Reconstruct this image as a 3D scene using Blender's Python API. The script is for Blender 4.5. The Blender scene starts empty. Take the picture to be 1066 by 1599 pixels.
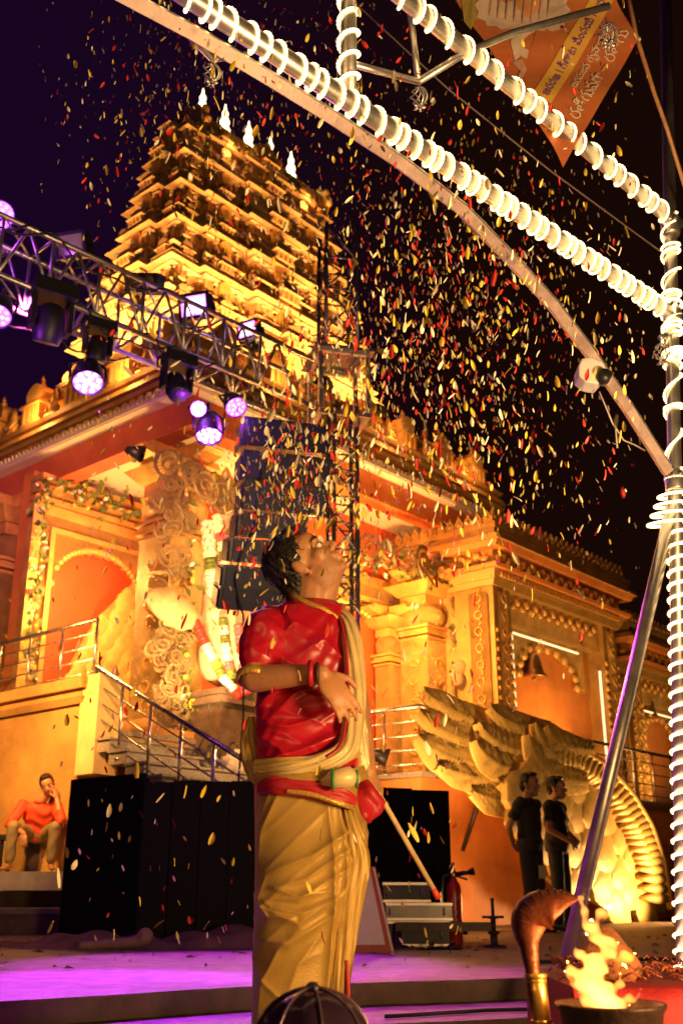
import bpy, bmesh, math, random
import numpy as np
from mathutils import Vector, Matrix, Euler
random.seed(7); rng = np.random.default_rng(7)
sc = bpy.context.scene; COL = sc.collection
PI = math.pi; R = math.radians
# ------------------------------------------------------------------ camera, world, exposure
EYE = Vector((0, 0, .45)); FOC = 1650.0; TH = math.atan(590 / FOC)
cam = bpy.data.cameras.new('camera'); camo = bpy.data.objects.new('camera', cam); COL.objects.link(camo)
camo.location = EYE; camo.rotation_euler = (PI / 2 + TH, 0, 0)
cam.sensor_fit = 'VERTICAL'; cam.sensor_height = 36; cam.lens = 36 * FOC / 1599
cam.clip_start = .05; cam.clip_end = 900
cam.dof.use_dof = True; cam.dof.focus_distance = 3.5; cam.dof.aperture_fstop = 5
sc.camera = camo
sc.render.engine = 'CYCLES'; sc.cycles.use_denoising = True; sc.cycles.max_bounces = 6
sc.cycles.diffuse_bounces = 3; sc.cycles.glossy_bounces = 3; sc.cycles.transparent_max_bounces = 8
sc.cycles.sample_clamp_indirect = 4; sc.cycles.caustics_reflective = False; sc.cycles.caustics_refractive = False
sc.view_settings.view_transform = 'Standard'; sc.view_settings.look = 'None'
sc.view_settings.exposure = .7; sc.view_settings.gamma = 1
w = bpy.data.worlds.new('World'); sc.world = w; w.use_nodes = True
nt = w.node_tree; bg = nt.nodes['Background']
tc = nt.nodes.new('ShaderNodeTexCoord'); sx = nt.nodes.new('ShaderNodeSeparateXYZ'); rp = nt.nodes.new('ShaderNodeValToRGB')
mr = nt.nodes.new('ShaderNodeMapRange'); mr.inputs[1].default_value = -.45; mr.inputs[2].default_value = .1
nt.links.new(tc.outputs['Generated'], sx.inputs[0]); nt.links.new(sx.outputs[0], mr.inputs[0]); nt.links.new(mr.outputs[0], rp.inputs[0])
rp.color_ramp.elements[0].color = (.0060, .0006, .013, 1); rp.color_ramp.elements[1].color = (.0045, .0013, .0008, 1)
nt.links.new(rp.outputs[0], bg.inputs[0]); bg.inputs[1].default_value = 1.0

WARM = (1, .44, .125); GOLDL = (1, .54, .19); PURP = (.6, .01, 1)
def lamp(kind, name, loc, power, col, size=.05, target=None, cone=60, blend=.4, parent=None):
    l = bpy.data.lights.new(name, kind); l.energy = power; l.color = col
    if kind == 'AREA': l.size = size
    else: l.shadow_soft_size = size
    if kind == 'SPOT': l.spot_size = R(cone); l.spot_blend = blend
    o = bpy.data.objects.new(name, l); COL.objects.link(o); o.location = loc
    if target is not None: o.rotation_euler = (Vector(target) - Vector(loc)).to_track_quat('-Z', 'Y').to_euler()
    return o
# temple frame: local a (right-back), b (left-back), z
AN = R(49); C0 = Vector((-2.12, 13.5, 0))
def TW(a, b, z=0): return Vector((C0.x + a * math.cos(AN) - b * math.sin(AN), C0.y + a * math.sin(AN) + b * math.cos(AN), z))
# tower floodlights standing on the flat roof
for a in (1.6, 3.2, 4.9, 6.4): lamp('SPOT', 'tower_flood', TW(a, .85, 8.7), 900, WARM, .1, TW(a, 2.5, 11.0), 105, .6)
for b in (2.6, 4.2): lamp('SPOT', 'tower_flood', TW(-.05, b, 8.8), 800, WARM, .1, TW(1.6, b - .3, 11.0), 105, .6)
# porch lamps
lamp('POINT', 'porch_lamp', TW(.6, 2.7, 5.0), 190, (1, .47, .12), .12)
lamp('POINT', 'porch_lamp', TW(1.5, 3.1, 3.2), 120, (1, .47, .12), .12)
lamp('POINT', 'bay_lamp', TW(4.9, .1, 4.6), 300, (1, .42, .1), .12)
lamp('POINT', 'bay_lamp', TW(3.0, .4, 5.6), 190, (1, .50, .14), .12)
lamp('SPOT', 'column_flood', TW(.05, -.75, 2.45), 480, GOLDL, .08, TW(.65, .8, 4.0), 75, .7)
lamp('SPOT', 'pavilion_flood', TW(8.6, -1.75, 2.0), 300, (1, .5, .14), .1, TW(8.6, -.4, 5.2), 110, .7)
lamp('POINT', 'niche_lamp', TW(8.8, -.9, 2.3), 30, (1, .5, .14), .08)
lamp('SPOT', 'terrace_flood', TW(12.4, -1.7, 2.1), 200, (1, .5, .14), .1, TW(13, .2, 4.4), 110, .7)
# floods on the ground before the carved wing and the left wall; added fill lamps among them
lamp('SPOT', 'wing_flood', (5.45, 16.6, .2), 330, GOLDL, .1, (3.3, 15.2, 1.4), 150, .8)
lamp('SPOT', 'wing_flood', (1.1, 11.5, .16), 750, GOLDL, .1, (1.35, 13.5, 2.0), 46, .8)  # added flood for the outer feathers, out of view behind the panels
for a, b, e_ in ((.2, 2.2, 24), (.2, 4.6, 24), (2.2, .2, 12), (5.2, .2, 12), (7.6, .2, 12)): lamp('POINT', 'roof_lamp', TW(a, b, 8.35), e_, WARM, .05)
for a in (2.7, 4.9): lamp('POINT', 'ridge_fill', TW(a, 2.25, 14.1), 9, WARM, .04)  # added lights that brighten the barrel roof, beyond reach of the tower floods
lamp('SPOT', 'wing_flood', (1.25, 13.2, .14), 130, WARM, .1, (2.0, 14.6, .9), 140, .8)
lamp('SPOT', 'wing_flood', (3.6, 14.3, .14), 9, GOLDL, .1, (4.0, 16.4, .9), 120, .8)
lamp('SPOT', 'statue_fill', (-.9, 12.2, 2.9), 25, (1, .66, .32), .06, (-1.55, 14.4, 5.2), 50, .7)  # added spot to brighten the statue, no fixture behind it
lamp('SPOT', 'facade_fill', (-1.7, 8.6, 4.75), 1900, (1, .40, .12), .12, TW(4.2, 0, 4.3), 62, .6)  # added fill spot at truss height, not the beam of any truss light
lamp('SPOT', 'facade_fill', (-3.0, 7.2, 4.8), 1500, (1, .40, .12), .12, TW(0, 2.6, 3.9), 60, .6)  # second added fill spot, lifting the left porch
lamp('POINT', 'stair_fill', TW(.2, -1.6, 2.3), 45, GOLDL, .08)  # added point light to lift the stairs, no lamp stands here
lamp('SPOT', 'wall_flood', (-4.0, 11.2, 3.6), 560, (1, .5, .12), .15, (-4.0, 14.6, 1.6), 90, .8)
# unseen key and fill lights added for the performer and the petals
lamp('AREA', 'performer_fill', (1.75, 1.0, .6), 76, (1, .58, .22), .55, (-.1, 3.3, .95))
lamp('AREA', 'performer_fill', (-1.9, .3, 1.6), 11, (1, .5, .2), .5, (-.1, 3.3, .6))
lamp('SPOT', 'petal_fill', (2.4, 2.0, .6), 620, (1, .66, .3), .1, (.3, 5.0, 4.0), 75, .7)  # added spot outside the frame that brightens the falling petals

# ------------------------------------------------------------------ helpers
def tag(o, label=None, cat=None, group=None, kind=None):
    if label: o['label'] = label
    if cat: o['category'] = cat
    if group: o['group'] = group
    if kind: o['kind'] = kind
    return o
def thing(name, label, cat, loc=(0, 0, 0), rz=0, group=None):
    o = bpy.data.objects.new(name, None); COL.objects.link(o); o.location = loc; o.rotation_euler = (0, 0, rz); o.empty_display_size = .1
    return tag(o, label, cat, group)
def link(name, me, parent=None, loc=(0, 0, 0), rot=(0, 0, 0), s=1):
    o = bpy.data.objects.new(name, me); COL.objects.link(o); o.parent = parent; o.location = loc; o.rotation_euler = rot
    o.scale = (s, s, s) if not hasattr(s, '__len__') else s
    return o
def copy_tree(o, parent=None):
    c = o.copy(); COL.objects.link(c); c.parent = parent
    for ch in list(o.children): copy_tree(ch, c)
    return c
def pix(px, py, Y):
    u = (px - 533) / FOC; v = (800 - py) / FOC; c, s = math.cos(TH), math.sin(TH); t = Y / (c - s * v)
    return Vector((u * t, Y, .45 + (s + c * v) * t))
def pixL(px, py, b):
    u = (px - 533) / FOC; v = (800 - py) / FOC; c, s = math.cos(TH), math.sin(TH)
    d = Vector((u, c - s * v, s + c * v)); ca, sa = math.cos(AN), math.sin(AN)
    oa = -C0.x * ca - C0.y * sa; ob = C0.x * sa - C0.y * ca
    da = d.x * ca + d.y * sa; db = -d.x * sa + d.y * ca; t = (b - ob) / db
    return Vector((oa + da * t, b, .45 + d.z * t))
class MB:
    def __init__(s): s.v = []; s.f = []; s.m = []; s.mi = 0
    def add(s, vs, fs):
        n = len(s.v); s.v.extend([tuple(p) for p in vs]); s.f.extend([tuple(i + n for i in f) for f in fs]); s.m.extend([s.mi] * len(fs)); return s
    def box(s, x0, x1, y0, y1, z0, z1):
        return s.add([(x0, y0, z0), (x1, y0, z0), (x1, y1, z0), (x0, y1, z0), (x0, y0, z1), (x1, y0, z1), (x1, y1, z1), (x0, y1, z1)],
                     [(3, 2, 1, 0), (4, 5, 6, 7), (0, 1, 5, 4), (1, 2, 6, 5), (2, 3, 7, 6), (3, 0, 4, 7)])
    def fr(s, x0, x1, y0, y1, z0, z1, o0, o1):
        return s.add([(x0 - o0, y0 - o0, z0), (x1 + o0, y0 - o0, z0), (x1 + o0, y1 + o0, z0), (x0 - o0, y1 + o0, z0),
                      (x0 - o1, y0 - o1, z1), (x1 + o1, y0 - o1, z1), (x1 + o1, y1 + o1, z1), (x0 - o1, y1 + o1, z1)],
                     [(3, 2, 1, 0), (4, 5, 6, 7), (0, 1, 5, 4), (1, 2, 6, 5), (2, 3, 7, 6), (3, 0, 4, 7)])
    def bar(s, p, q, wx, wy=None, up=(0, 0, 1)):
        p, q = Vector(p), Vector(q); wy = wy or wx; d = (q - p).normalized(); u = Vector(up)
        if abs(d.dot(u)) > .95: u = Vector((0, 1, 0))
        x = d.cross(u).normalized() * wx / 2; y = x.cross(d).normalized() * wy / 2
        return s.add([p - x - y, p + x - y, p + x + y, p - x + y, q - x - y, q + x - y, q + x + y, q - x + y],
                     [(3, 2, 1, 0), (4, 5, 6, 7), (0, 1, 5, 4), (1, 2, 6, 5), (2, 3, 7, 6), (3, 0, 4, 7)])
    def tube(s, pts, r, n=8, caps=True, flat=1.0):
        pts = [Vector(p) for p in pts]; rs = r if hasattr(r, '__len__') else [r] * len(pts); vs = []; fs = []
        t0 = (pts[1] - pts[0]).normalized(); u = t0.cross(Vector((0, 0, 1)))
        if u.length < .05: u = t0.cross(Vector((0, 1, 0)))
        u.normalize()
        for i, p in enumerate(pts):
            t = (pts[min(i + 1, len(pts) - 1)] - pts[max(i - 1, 0)]).normalized()
            u = (u - t * u.dot(t)).normalized(); b = t.cross(u)
            for k in range(n):
                a = 2 * PI * k / n; vs.append(p + (u * math.cos(a) + b * math.sin(a) * flat) * rs[i])
        for i in range(len(pts) - 1):
            for k in range(n): a = i * n + k; b2 = i * n + (k + 1) % n; fs.append((a, b2, b2 + n, a + n))
        if caps: fs.append(tuple(range(n - 1, -1, -1))); fs.append(tuple(range(len(vs) - n, len(vs))))
        return s.add(vs, fs)
    def lathe(s, prof, n=16, c=(0, 0, 0), M3=None, sx=1, sy=1):
        vs = []; fs = []; c = Vector(c)
        for r, z in prof:
            for k in range(n):
                a = 2 * PI * k / n; p = Vector((r * math.cos(a) * sx, r * math.sin(a) * sy, z)); vs.append(c + (M3 @ p if M3 else p))
        for i in range(len(prof) - 1):
            for k in range(n): a = i * n + k; b = i * n + (k + 1) % n; fs.append((a, b, b + n, a + n))
        fs.append(tuple(range(n - 1, -1, -1))); fs.append(tuple(range(len(vs) - n, len(vs))))
        return s.add(vs, fs)
    def prism(s, poly, ax, d0, d1):
        f = {'y': lambda p, d: (p[0], d, p[1]), 'x': lambda p, d: (d, p[0], p[1]), 'z': lambda p, d: (p[0], p[1], d)}[ax]; n = len(poly)
        return s.add([f(p, d0) for p in poly] + [f(p, d1) for p in poly],
                     [tuple(range(n - 1, -1, -1)), tuple(range(n, 2 * n))] + [(i, (i + 1) % n, n + (i + 1) % n, n + i) for i in range(n)])
    def grid(s, P, closeu=False):
        P = np.asarray(P); nu, nv = P.shape[:2]; fs = []
        for i in range(nu if closeu else nu - 1):
            j = (i + 1) % nu
            for k in range(nv - 1): fs.append((i * nv + k, j * nv + k, j * nv + k + 1, i * nv + k + 1))
        return s.add(P.reshape(-1, 3).tolist(), fs)
    def ell(s, c, r, M3=None, n=14, m=9):
        vs = []; fs = []; c = Vector(c)
        for i in range(m + 1):
            t = -PI / 2 + PI * i / m
            for k in range(n):
                a = 2 * PI * k / n; p = Vector((r[0] * math.cos(t) * math.cos(a), r[1] * math.cos(t) * math.sin(a), r[2] * math.sin(t))); vs.append(c + (M3 @ p if M3 else p))
        for i in range(m):
            for k in range(n): a = i * n + k; b = i * n + (k + 1) % n; fs.append((a, b, b + n, a + n))
        return s.add(vs, fs)
    def cap(s, p, q, r0, r1, n=12):
        p, q = Vector(p), Vector(q); d = (q - p); L = d.length; M3 = d.to_track_quat('Z', 'Y').to_matrix()
        prof = [(r0 * math.cos(t), r0 * math.sin(t)) for t in np.linspace(-PI / 2 + .02, 0, 5)] + [(r1 * math.cos(t), L + r1 * math.sin(t)) for t in np.linspace(0, PI / 2 - .02, 5)]
        return s.lathe(prof, n, p, M3)
    def mesh(s, name, mat=None, smooth=False, off=None):
        me = bpy.data.meshes.new(name); v = s.v
        if off is not None: v = [(p[0] - off[0], p[1] - off[1], p[2] - off[2]) for p in v]
        me.from_pydata(v, [], s.f)
        for m in (mat if isinstance(mat, (list, tuple)) else [mat]):
            if m: me.materials.append(m)
        if isinstance(mat, (list, tuple)): me.polygons.foreach_set('material_index', s.m)
        if smooth: me.polygons.foreach_set('use_smooth', [True] * len(me.polygons))
        me.validate(); me.update(); return me
    def build(s, name, mat, parent=None, smooth=False, off=None, loc=(0, 0, 0), rot=(0, 0, 0)):
        return link(name, s.mesh(name, mat, smooth, off), parent, loc, rot)
def bm_recalc(me):
    b = bmesh.new(); b.from_mesh(me); bmesh.ops.recalc_face_normals(b, faces=b.faces); b.to_mesh(me); b.free()
def blob(name, mb, voxel, mat, parent=None, it=6, fn=None, matfn=None, loc=(0, 0, 0), off=None):
    """one continuous skin over overlapping shapes"""
    me = mb.mesh(name, None, False, off); bm_recalc(me)
    t = bpy.data.objects.new('tmp', me); COL.objects.link(t)
    m = t.modifiers.new('r', 'REMESH'); m.mode = 'VOXEL'; m.voxel_size = voxel
    m2 = t.modifiers.new('s', 'SMOOTH'); m2.factor = .5; m2.iterations = it
    dg = bpy.context.evaluated_depsgraph_get(); me2 = bpy.data.meshes.new_from_object(t.evaluated_get(dg)); me2.name = name
    bpy.data.objects.remove(t); bpy.data.meshes.remove(me)
    n = len(me2.vertices); co = np.empty(n * 3); no = np.empty(n * 3)
    if fn:
        me2.vertices.foreach_get('co', co); me2.vertices.foreach_get('normal', no); P = co.reshape(-1, 3); N = no.reshape(-1, 3)
        P = fn(P, N); me2.vertices.foreach_set('co', P.reshape(-1))
    me2.materials.clear()
    for q in (mat if isinstance(mat, (list, tuple)) else [mat]): me2.materials.append(q)
    me2.polygons.foreach_set('use_smooth', [True] * len(me2.polygons))
    if matfn:
        me2.update(); me2.polygons.foreach_set('material_index', [int(matfn(p.center)) for p in me2.polygons])
    me2.update(); return link(name, me2, parent, loc)

# ------------------------------------------------------------------ materials
def M(name, col, rough=.5, metal=0, var=.25, vs=4, bump=0, bs=40, kind='noise', spec=.5, col2=None, sheen=0, coat=0, trans=0, emit=None, es=0):
    m = bpy.data.materials.new(name); m.use_nodes = True; n = m.node_tree.nodes; l = m.node_tree.links; b = n['Principled BSDF']
    b.inputs['Roughness'].default_value = rough; b.inputs['Metallic'].default_value = metal; b.inputs['Specular IOR Level'].default_value = spec
    b.inputs['Sheen Weight'].default_value = sheen; b.inputs['Coat Weight'].default_value = coat
    t = n.new('ShaderNodeTexCoord')
    if var > 0:
        a = n.new('ShaderNodeTexNoise'); a.inputs['Scale'].default_value = vs; a.inputs['Detail'].default_value = 6; a.inputs['Roughness'].default_value = .65
        l.new(t.outputs['Object'], a.inputs['Vector']); r = n.new('ShaderNodeValToRGB')
        c2 = col2 or tuple(x * (1 - var) for x in col); c1 = tuple(min(1, x * (1 + var * .5)) for x in col) if not col2 else col
        r.color_ramp.elements[0].position = .35; r.color_ramp.elements[1].position = .68
        r.color_ramp.elements[0].color = (*c2, 1); r.color_ramp.elements[1].color = (*c1, 1)
        l.new(a.outputs[0], r.inputs[0]); l.new(r.outputs[0], b.inputs['Base Color'])
        q = n.new('ShaderNodeMapRange'); q.inputs[3].default_value = max(.02, rough - .12); q.inputs[4].default_value = min(1, rough + .12)
        l.new(a.outputs[0], q.inputs[0]); l.new(q.outputs[0], b.inputs['Roughness'])
    else: b.inputs['Base Color'].default_value = (*col, 1)
    if bump > 0:
        if kind == 'noise': x = n.new('ShaderNodeTexNoise'); x.inputs['Scale'].default_value = bs; x.inputs['Detail'].default_value = 5; o = x.outputs[0]
        elif kind == 'carve':
            x = n.new('ShaderNodeTexVoronoi'); x.feature = 'SMOOTH_F1'; x.inputs['Scale'].default_value = bs; x.inputs['Smoothness'].default_value = .4; o0 = x.outputs[0]
            y = n.new('ShaderNodeMath'); y.operation = 'SINE'; z = n.new('ShaderNodeMath'); z.operation = 'MULTIPLY'; z.inputs[1].default_value = 14
            l.new(o0, z.inputs[0]); l.new(z.outputs[0], y.inputs[0]); o = y.outputs[0]
        elif kind == 'cell': x = n.new('ShaderNodeTexVoronoi'); x.inputs['Scale'].default_value = bs; o = x.outputs[0]
        elif kind == 'wave': x = n.new('ShaderNodeTexWave'); x.inputs['Scale'].default_value = bs; x.inputs['Distortion'].default_value = 1.5; o = x.outputs[1]
        l.new(t.outputs['Object'], x.inputs['Vector'])
        u = n.new('ShaderNodeBump'); u.inputs['Strength'].default_value = bump; u.inputs['Distance'].default_value = .02; l.new(o, u.inputs['Height']); l.new(u.outputs[0], b.inputs['Normal'])
    if emit: b.inputs['Emission Color'].default_value = (*emit, 1); b.inputs['Emission Strength'].default_value = es
    return m
def E(name, col, s):
    m = bpy.data.materials.new(name); m.use_nodes = True; b = m.node_tree.nodes['Principled BSDF']
    b.inputs['Base Color'].default_value = (.8, .8, .8, 1); b.inputs['Emission Color'].default_value = (*col, 1); b.inputs['Emission Strength'].default_value = s
    m.cycles.emission_sampling = 'NONE' if s < 3 else 'AUTO'; return m
gold = M('gold_paint', (.72, .42, .11), .42, .35, .3, 3, .35, 60)
carved = M('carved_gold', (.78, .52, .16), .38, .4, .3, 3, .9, 26, 'carve')
carvefine = M('fine_carved_gold', (.74, .48, .15), .4, .35, .3, 3, .9, 55, 'carve')
stone = M('tower_gold_stone', (.60, .38, .16), .5, .25, .35, 2.5, .5, 45)
bronze = M('dull_gold', (.45, .27, .07), .5, .3, .3, 3, .6, 40)
orange = M('orange_wall', (.66, .24, .055), .65, 0, .25, 1.6, .25, 30)
redor = M('red_orange_wall', (.62, .085, .018), .6, 0, .2, 1.5, .15, 30)
fascia = M('red_fascia', (.55, .13, .06), .6, 0, .2, 2, .1, 30)
cream = M('cream_ceiling', (.8, .72, .55), .7, 0, .1, 1, .05, 20)
plaster = M('ochre_plaster', (.56, .30, .075), .75, 0, .35, 1.3, .3, 25)
granite = M('speckled_granite', (.34, .29, .22), .5, 0, .55, 38, .1, 90)
steel = M('brushed_steel', (.6, .56, .5), .28, .95, .1, 8)
alu = M('aluminium_tube', (.55, .5, .45), .38, .9, .2, 9, .05, 60)
blackm = M('black_metal', (.018, .016, .02), .45, .2, .2, 9)
blackp = M('black_gloss_panel', (.012, .010, .012), .16, 0, .3, 2, .03, 4)
navy = M('navy_cabinet', (.012, .010, .035), .5, 0, .2, 6, .2, 120)
winggold = M('wing_gold', (.76, .50, .14), .42, .25, .25, 3.5, .3, 50)
concrete = M('stage_floor', (.24, .17, .15), .5, 0, .55, 7, .9, 55)
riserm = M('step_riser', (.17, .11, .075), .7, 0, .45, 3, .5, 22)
groundm = M('plaza_ground', (.16, .11, .08), .75, 0, .4, 1.5, .4, 18)
leaf = M('leaf', (.10, .15, .025), .6, 0, .4, 20)
leafy = M('yellow_flower', (.75, .45, .05), .6, 0, .3, 20)
whitef = M('white_flower', (.8, .74, .6), .6, 0, .2, 20)
redf = M('red_flower', (.6, .03, .02), .6, 0, .3, 20)
straw = M('woven_straw', (.66, .48, .22), .7, 0, .35, 14, .9, 60, 'wave')
ropeE = E('rope_light', (1, .66, .26), 3.0)
stripE = E('led_strip', (1, .70, .34), 1.1)
floodE = E('lit_flood_glass', (.8, .5, 1), 7)
kalE = E('lit_finial', (1, .74, .32), 4)
purE = E('lit_purple_lens', (.72, .12, 1), 3.2)
whiE = E('lit_white_lens', (.62, .4, 1), 8)
# ------------------------------------------------------------------ ground and steps
def struct(name, mb, mat, **k): return tag(mb.build(name, mat, **k), kind='structure')
edge = [(-9, 2.0), (-4.2, 3.55), (-1.75, 4.75), (-.45, 5.72), (.65, 6.12), (1.1, 6.32), (3.5, 6.9), (9, 7.6)]
def edge_y(x): return float(np.interp(x, [e[0] for e in edge], [e[1] for e in edge]))
xs = np.linspace(-9, 9, 73)
g = MB(); g.box(-300, 300, -60, 400, -1.2, -.22); struct('ground', g, groundm)
def slab(off, z0, z1):
    m = MB(); far = 60
    m.grid([[(x, edge_y(x) - off + .012 * math.sin(7 * x), z1), (x, far, z1)] for x in xs])
    m.grid([[(x, edge_y(x) - off + .012 * math.sin(7 * x), z0), (x, edge_y(x) - off + .012 * math.sin(7 * x), z1)] for x in xs]); return m
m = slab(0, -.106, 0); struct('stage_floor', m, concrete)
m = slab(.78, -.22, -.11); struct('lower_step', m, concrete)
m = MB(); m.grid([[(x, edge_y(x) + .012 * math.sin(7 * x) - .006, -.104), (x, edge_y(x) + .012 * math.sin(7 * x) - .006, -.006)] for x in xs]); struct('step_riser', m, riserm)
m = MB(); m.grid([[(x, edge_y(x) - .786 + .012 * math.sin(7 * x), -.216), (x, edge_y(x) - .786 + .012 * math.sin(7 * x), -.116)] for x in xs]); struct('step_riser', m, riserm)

# ------------------------------------------------------------------ temple hall
T0 = C0.copy()
def tthing(name, label, cat, group=None): return thing(name, label, cat, T0, AN, group)
def lampthing(a, b, z): pass
# plinth with parapet
pl = tthing('temple_plinth', 'ochre plastered temple plinth with moulded parapet and orange front wall', 'plinth')
m = MB(); m.box(-.9, 2.5, .3, 14, 0, 2.25); m.build('wall', plaster, pl)
m = MB(); m.box(-1.0, -.75, .55, 14, 0, 2.62); m.build('wall', plaster, pl)
m = MB(); m.fr(-1.0, -.75, .55, 14, 2.62, 2.70, .05, .10); m.fr(-1.0, -.75, .55, 14, 2.70, 2.80, .05, .05); m.fr(-1.0, -.75, .55, 14, 2.80, 2.93, .12, .14); m.build('cornice', plaster, pl)
m = MB(); m.box(-1.05, -.70, .18, .54, 1.75, 2.95); m.build('end_pier', M('pale_pier', (.72, .55, .22), .6, 0, .2, 3), pl)
m = MB(); m.box(2.5, 16, -2.0, 3.5, 0, 1.83); m.build('front_wall', orange, pl)
m = MB(); m.box(2.46, 16, -2.05, 3.4, 1.835, 1.90); m.build('terrace_slab', granite, pl)
m = MB(); m.box(2.49, 16, .4, 3.4, 1.905, 2.25); m.build('upper_floor', granite, pl)
m = MB(); m.box(-.95, 2.5, .28, 14, 2.255, 2.32); m.build('upper_floor', granite, pl)
# stairs
st = tthing('granite_stairs', 'grey speckled granite stairs rising behind the black panels to the temple porch', 'stairs')
NS = 8
for i in range(NS):
    z = 2.16 - i * .165; y = .28 - i * .33
    m = MB(); m.box(-1.0, 1.3, y - .33, y + .004, z - .165, z - .03); m.build('riser', granite, st)
    m = MB(); m.box(-1.03, 1.31, y - .36, y - .002, z - .028, z); m.build('tread', granite, st)
m = MB(); m.box(-.98, 1.28, -2.3, .2, 0, .85); m.build('base', plaster, st)
# hall: walls, beams, ceiling, eaves
hall = tthing('temple_hall', 'golden temple hall with open porch and lit white ceiling below the tower', 'temple')
def part(name, mb, mat, parent, **k): return mb.build(name, mat, parent, **k)
m = MB(); m.box(.12, 2.6, 4.0, 4.3, 2.3, 6.98); part('wall', m, orange, hall)
m = MB(); m.box(1.05, 1.3, 4.31, 14, 2.3, 6.97); part('wall', m, orange, hall)
m = MB(); m.box(2.62, 2.9, 1.5, 4.3, 2.3, 6.95); part('wall', m, redor, hall)
m = MB(); m.box(2.9, 7.4, 1.52, 1.8, 2.25, 6.95); part('wall', m, redor, hall)
m = MB(); m.box(6.72, 7.0, -.3, 1.5, 1.9, 5.9); part('wall', m, orange, hall)
m = MB(); m.box(.35, 9.2, .35, 13, 6.96, 7.2); part('ceiling', m, cream, hall)
m = MB(); m.box(.3, .62, .3, 13, 6.78, 7.24); part('beam', m, fascia, hall)
m = MB(); m.box(.64, 9.0, .3, .62, 6.78, 7.24); part('beam', m, M('orange_beam', (.62, .17, .04), .6, 0, .2, 2), hall)
m = MB(); m.fr(.15, 9.0, .15, 13, 7.245, 7.29, .05, .05); part('eave_slab', m, cream, hall)
# valance of pointed teeth
tooth = MB(); tooth.prism([(-.055, 0), (.055, 0), (.055, .05), (0, .14), (-.055, .05)], 'y', -.012, .012); tm = tooth.mesh('valance_tooth', cream)
for i in range(95): link('valance_tooth', tm, hall, (.09, .1 + i * .112, 7.27), (0, 0, PI / 2))
for i in range(78): link('valance_tooth', tm, hall, (.15 + i * .112, .09, 7.27))
# sloped eave with rows of little tiles
m = MB(); m.fr(.5, 8.7, .5, 13, 7.3, 7.72, .30, 0); part('eave_slope', m, bronze, hall)
tl = MB(); tl.prism([(-.09, 0), (.09, 0), (.09, .10), (0, .15), (-.09, .10)], 'y', 0, .03); tlm = tl.mesh('eave_tile', bronze)
sl = math.atan2(.30, .42)
for r_ in range(2):
    zz = 7.33 + r_ * .17; oo = .30 * (1 - (zz - 7.3) / .42)
    for i in range(44): link('eave_tile', tlm, hall, (.5 - oo - .035, .45 - oo + i * .2 + r_ * .1, zz), (0, sl, -PI / 2))
    for i in range(42): link('eave_tile', tlm, hall, (.55 - oo + i * .2 + r_ * .1, .5 - oo - .035, zz), (-sl, 0, 0))
for z0, z1, o0, o1 in ((7.73, 7.80, .12, .14), (7.80, 7.86, .04, .04), (7.86, 7.98, .16, .10), (7.98, 8.06, .02, .02), (8.06, 8.13, .10, .12), (8.13, 8.5, -.25, -.25), (8.5, 8.58, -.1, -.1)):
    m = MB(); m.fr(.5, 8.6, .5, 13, z0, z1, o0, o1); part('cornice', m, gold, hall)
# little shrine used on roofs and tower ledges
def shrine_mesh(mat, nm='miniature_shrine'):
    m = MB(); m.box(-.20, .20, -.12, .12, 0, .06); m.box(-.16, .16, -.10, .10, .06, .26)
    for x in (-.15, -.05, .05, .15): m.box(x - .018, x + .018, -.125, -.101, .062, .258)
    m.fr(-.16, .16, -.10, .10, .26, .30, .06, .04); m.fr(-.13, .13, -.08, .08, .30, .36, .02, .02)
    pr = [(-.15, .36), (-.165, .43), (-.13, .50), (-.06, .545), (0, .56), (.06, .545), (.13, .50), (.165, .43), (.15, .36)]
    m.prism(pr, 'y', -.10, .10); m.lathe([(.03, 0), (.045, .03), (.02, .06), (.03, .08), (.006, .14)], 8, (0, 0, .555)); return m.mesh(nm, mat)
shm = shrine_mesh(gold)
for i in range(7): link('miniature_shrine', shm, hall, (.62, 1.1 + i * 1.25, 8.14), (0, 0, -PI / 2), 1.5)
for i in range(7): link('miniature_shrine', shm, hall, (1.1 + i * 1.15, .62, 8.14), (0, 0, 0), 1.25)
# figurine
def fig_mesh(mat, nm='figurine'):
    m = MB(); m.lathe([(.09, 0), (.10, .03), (.085, .06), (.07, .12), (.085, .19), (.05, .23), (.045, .26), (.055, .30), (.045, .34), (.03, .40), (.008, .46)], 8)
    m.cap((-.09, -.03, .2), (-.05, -.09, .1), .025, .02, 6); m.cap((.09, -.03, .2), (.05, -.09, .1), .025, .02, 6); m.cap((-.1, -.05, .04), (.1, -.05, .04), .035, .035, 6)
    return m.mesh(nm, mat, True)
figm = fig_mesh(gold)
for i in range(6): link('figurine', figm, hall, (.52, 1.75 + i * 1.25, 8.14), (0, 0, -PI / 2), 1.25)
for i in range(6): link('figurine', figm, hall, (1.68 + i * 1.15, .52, 8.14), (0, 0, 0), 1.1)

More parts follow.
